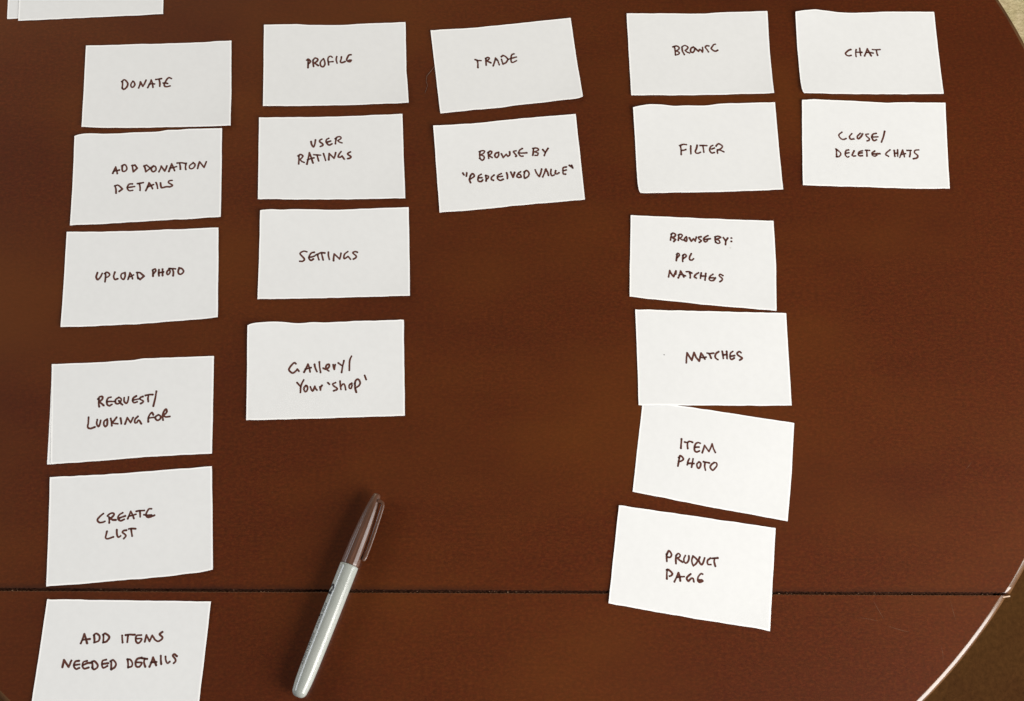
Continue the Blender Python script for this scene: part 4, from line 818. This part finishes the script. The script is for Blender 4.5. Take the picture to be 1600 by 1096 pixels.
def spot(card, pos, rad, m, name):
    o, zf = cards[card]
    d = CARDS[card]
    a = -d['a']
    x, y = pos[0] - d['c'][0], pos[1] - d['c'][1]
    x, y = x * math.cos(a) - y * math.sin(a), x * math.sin(a) + y * math.cos(a)
    V = [(x * MM, y * MM)] + [((x + rad * (1 + .2 * math.sin(3 * k)) * math.cos(k * math.pi / 5)) * MM,
                               (y + rad * math.sin(k * math.pi / 5)) * MM) for k in range(10)]
    z = (float(zf(x, y)) + TH + .05) * MM
    me = mesh(name, [(p[0], p[1], z) for p in V], [(0, k + 1, (k + 1) % 10 + 1) for k in range(10)])
    put(name, me, m, o)


spot('matches', EX['dot'][0], .5, GREY_SPOT, 'ink_spot')
spot('browseby', EX['smudge'][0], .7, FAINT_SPOT, 'smudge')

# ------------------------------------------------------------------ fine hair beside the TRADE card
pts = [Vector((p[0] * MM, p[1] * MM, TZ + (.0007 if i == 0 else .0002))) for i, p in enumerate(EX['hair'])]
V, F = tube(pts, [.00016, .00022, .0002, .00014, .00014, .00008], 6)
hair = put("hair", mesh("hair", V, F), plain("pale_hair", (.13, .065, .042), .5, .4), None, True)
tag(hair, 'short fine pale hair lying on the table against the left edge of the TRADE card', 'hair')

# ------------------------------------------------------------------ the marker pen
def lathe(prof, seg=64, flute=None):
    """prof: list of (x along axis, radius); axis +X; returns verts, faces"""
    V, F = [], []
    for i, (x, r_) in enumerate(prof):
        for k in range(seg):
            a = 2 * math.pi * k / seg
            q = r_
            if flute:
                q = r_ * (1 + flute(x) * math.cos(a * 14))
            V.append((x * MM, q * MM * math.sin(a), q * MM * math.cos(a)))
    n = len(prof)
    for i in range(n - 1):
        for k in range(seg):
            k2 = (k + 1) % seg
            F.append((i * seg + k, (i + 1) * seg + k, (i + 1) * seg + k2, i * seg + k2))
    F.append(tuple(range(seg)))
    F.append(tuple((n - 1) * seg + k for k in range(seg))[::-1])
    return V, F


def pen_grey():
    t = NT("grey_plastic_barrel")
    n = t.noise(t.coord(), 60.0, 3, .5)
    c = t.ramp(n, [(.3, (.325, .345, .315)), (.7, (.36, .375, .345))])
    t.set(Base_Color=c, Roughness=.19)
    t.b.inputs['Specular IOR Level'].default_value = .55
    t.bump(t.noise(t.coord((40, 300, 300)), 1.0, 2, .5), .12, .0004)
    return t.m


def pen_cap():
    t = NT("brown_plastic_cap")
    n = t.noise(t.coord((60, 600, 600)), 1.0, 3, .5)
    c = t.ramp(n, [(.3, (.078, .034, .019)), (.7, (.110, .050, .030))])
    t.set(Base_Color=c, Roughness=.31)
    t.b.inputs['Specular IOR Level'].default_value = .55
    t.b.inputs['Coat Weight'].default_value = .12
    t.b.inputs['Coat Roughness'].default_value = .08
    t.bump(n, .08, .0003)
    return t.m


BARREL, CAPM = pen_grey(), pen_cap()
BLACKP = plain("black_print", (.012, .012, .014), .45, .4)
GREYP = plain("grey_print", (.07, .075, .08), .5, .4)

tail = Vector((-110.7 + 39.91, 37.2 - 384.58))
tipp = Vector((-78.7 + 39.91, 175.1 - 384.58))
ax = tipp - tail
LEN = ax.length
RAD = 6.25
pen = bpy.data.objects.new("marker_pen", None)
C.objects.link(pen)
pen.location = (tail.x * MM, tail.y * MM, TZ + .0064)
pen.rotation_euler = (0, 0, math.atan2(ax.y, ax.x))
tag(pen, 'capped felt tip marker with grey barrel and brown cap lying across the table joint', 'pen')
JOIN = 90.2
prof = []
for k in range(9):                                   # blunt rounded tail
    a = math.pi / 2 * k / 8
    prof.append((4.6 * (1 - math.cos(a)), .5 + 4.5 * math.sin(a) ** .85))
prof[0] = (0, .9)
prof += [(7, 5.3), (10, 5.6), (16, 5.85), (24, 6.0), (34, 6.12), (46, 6.2), (60, RAD), (75, RAD), (88, RAD), (JOIN - .3, RAD), (JOIN, RAD - .15), (JOIN + .02, RAD - .9), (JOIN + 3, 4.4)]
V, F = lathe(prof)
put("barrel", mesh("barrel", V, F), BARREL, pen, True).data.set_sharp_from_angle(angle=math.radians(40))
cl = LEN - JOIN
cp = [(JOIN + .35, 5.0), (JOIN + .35, 5.95), (JOIN + .6, 6.12), (JOIN + 2, 6.12), (JOIN + 8, 5.98), (JOIN + 16, 5.75), (JOIN + 24, 5.4),
      (JOIN + 32, 4.9), (JOIN + 38, 4.4), (JOIN + 43, 3.8), (JOIN + 47, 3.2), (JOIN + cl - 1.6, 2.65), (JOIN + cl - .7, 2.35), (JOIN + cl - .15, 1.7), (JOIN + cl, .9)]
V, F = lathe(cp, 96, lambda x: .016 if JOIN + 1.5 < x < JOIN + 44 else 0)
cap = put("cap", mesh("cap", V, F), CAPM, pen, True)
cap.data.set_sharp_from_angle(angle=math.radians(50))
# pocket clip on the right hand side of the cap (local -Y), joined near the tip, bead at the free end
cpts, crad = [], []
for x, off in ((JOIN + cl - 5.0, 2.0), (JOIN + cl - 4.6, 4.2), (JOIN + cl - 5.2, 5.8), (JOIN + cl - 7.2, 6.6), (JOIN + cl - 12, 6.9),
               (JOIN + 30, 7.5), (JOIN + 22, 7.9), (JOIN + 16, 8.1), (JOIN + 11, 8.1), (JOIN + 8.4, 7.9), (JOIN + 6.6, 7.6), (JOIN + 5.6, 7.4)):
    cpts.append((x, off))
V, F = [], []
for i, (x, off) in enumerate(cpts):
    x0, o0 = cpts[max(i - 1, 0)]
    x1, o1 = cpts[min(i + 1, len(cpts) - 1)]
    d = Vector((x1 - x0, o1 - o0)).normalized()
    nrm = Vector((-d.y, d.x))
    th = 2.3 if i < 9 else (2.8 if i < 11 else 1.3)
    hw = 1.9 if i > 2 else 2.2
    for a, b_ in ((-.5, -.8), (-.3, -1), (.3, -1), (.5, -.8), (.5, .8), (.3, 1), (-.3, 1), (-.5, .8)):
        q = Vector((x, off)) + nrm * (a * th)
        V.append((q.x * MM, -q.y * MM, (b_ * hw + 1.0) * MM))
for i in range(len(cpts) - 1):
    for k in range(8):
        k2 = (k + 1) % 8
        F.append((i * 8 + k, i * 8 + k2, (i + 1) * 8 + k2, (i + 1) * 8 + k))
F.append(tuple(range(8))[::-1])
F.append(tuple((len(cpts) - 1) * 8 + k for k in range(8)))
me = mesh("clip", V, F)
bm = bmesh.new()
bm.from_mesh(me)
bmesh.ops.recalc_face_normals(bm, faces=bm.faces)
bm.to_mesh(me)
bm.free()
put("clip", me, CAPM, cap, True).data.set_sharp_from_angle(angle=math.radians(50))


def wrap(me, x0, y0, lift=.03):
    """wrap flat lettering (mm, x to the right, y up) round the barrel; it reads from the cap towards the tail
    and its letters' tops point over the barrel towards the right"""
    for v in me.vertices:
        x = x0 - v.co.x
        r_ = np.interp(x, [p[0] for p in prof[:-3]], [p[1] for p in prof[:-3]]) + lift
        th = (y0 + v.co.y) / RAD                       # angle from the top; minus = left hand side
        v.co = (x * MM, -r_ * MM * math.sin(th), r_ * MM * math.cos(th))
    me.update()


def text_mesh(s, size, name):
    cu = bpy.data.curves.new(name, 'FONT')
    cu.body = s
    cu.size = size
    cu.resolution_u = 2
    cu.offset = .06
    o = bpy.data.objects.new(name, cu)
    C.objects.link(o)
    dg = bpy.context.evaluated_depsgraph_get()
    me = bpy.data.meshes.new_from_object(o.evaluated_get(dg))
    bpy.data.objects.remove(o)
    bm = bmesh.new()
    bm.from_mesh(me)
    bmesh.ops.subdivide_edges(bm, edges=[e for e in bm.edges if e.calc_length() > 1.0], cuts=2)
    bmesh.ops.triangulate(bm, faces=bm.faces[:])
    bm.to_mesh(me)
    bm.free()
    return me


# script logo: hand drawn strokes, x along the barrel, y up (mm)
LOGO = [
    [[(5.2, 7.0), (3.6, 8.2), (1.6, 7.4), (1.4, 5.6), (3.4, 4.0), (4.2, 2.2), (2.6, .6), (.4, 1.0), (-.4, 2.2)]],
    [[(6.8, 7.6), (6.6, 4.0), (6.4, .6)], [(6.4, .6), (7.2, 3.2), (8.6, 3.6), (8.9, 1.6), (9.4, .5)]],
    [[(13.0, 3.2), (11.2, 3.4), (10.6, 1.8), (11.4, .5), (12.8, 1.2), (13.2, 3.2), (13.4, .6), (14.2, .5)]],
    [[(15.2, 3.4), (15.2, .5)], [(15.2, .5), (15.6, 2.8), (17.0, 3.4)]],
    [[(18.4, 3.4), (18.2, -2.4)], [(18.3, 2.4), (19.6, 3.5), (21.0, 2.4), (20.2, .7), (18.4, .9)]],
    [[(22.4, 3.2), (22.3, .6)], [(22.4, 4.9), (22.5, 4.95)]],
    [[(24.2, 1.8), (26.2, 2.2), (26.0, 3.4), (24.8, 3.3), (24.0, 1.8), (25.0, .5), (26.8, 1.1)]],
]
D, K, lo, h = sdf_text(LOGO, .78, np.random.default_rng(5))
V, F, KV = marching(D, K, lo, h, lambda x, y: x * 0, 0)
me = mesh("logo_print", (V / MM).tolist(), F)
wrap(me, 75.5, -12.2)
put("logo_print", me, BLACKP, pen, True)
for s, x0, y0, size, m in (("FINE POINT", 62.0, -6.6, 3.4, GREYP), ("PERMANENT", 41.5, -7.6, 3.8, GREYP)):
    me = text_mesh(s, size, "print")
    wrap(me, x0, y0)
    put("barrel_print", me, m, pen, True)
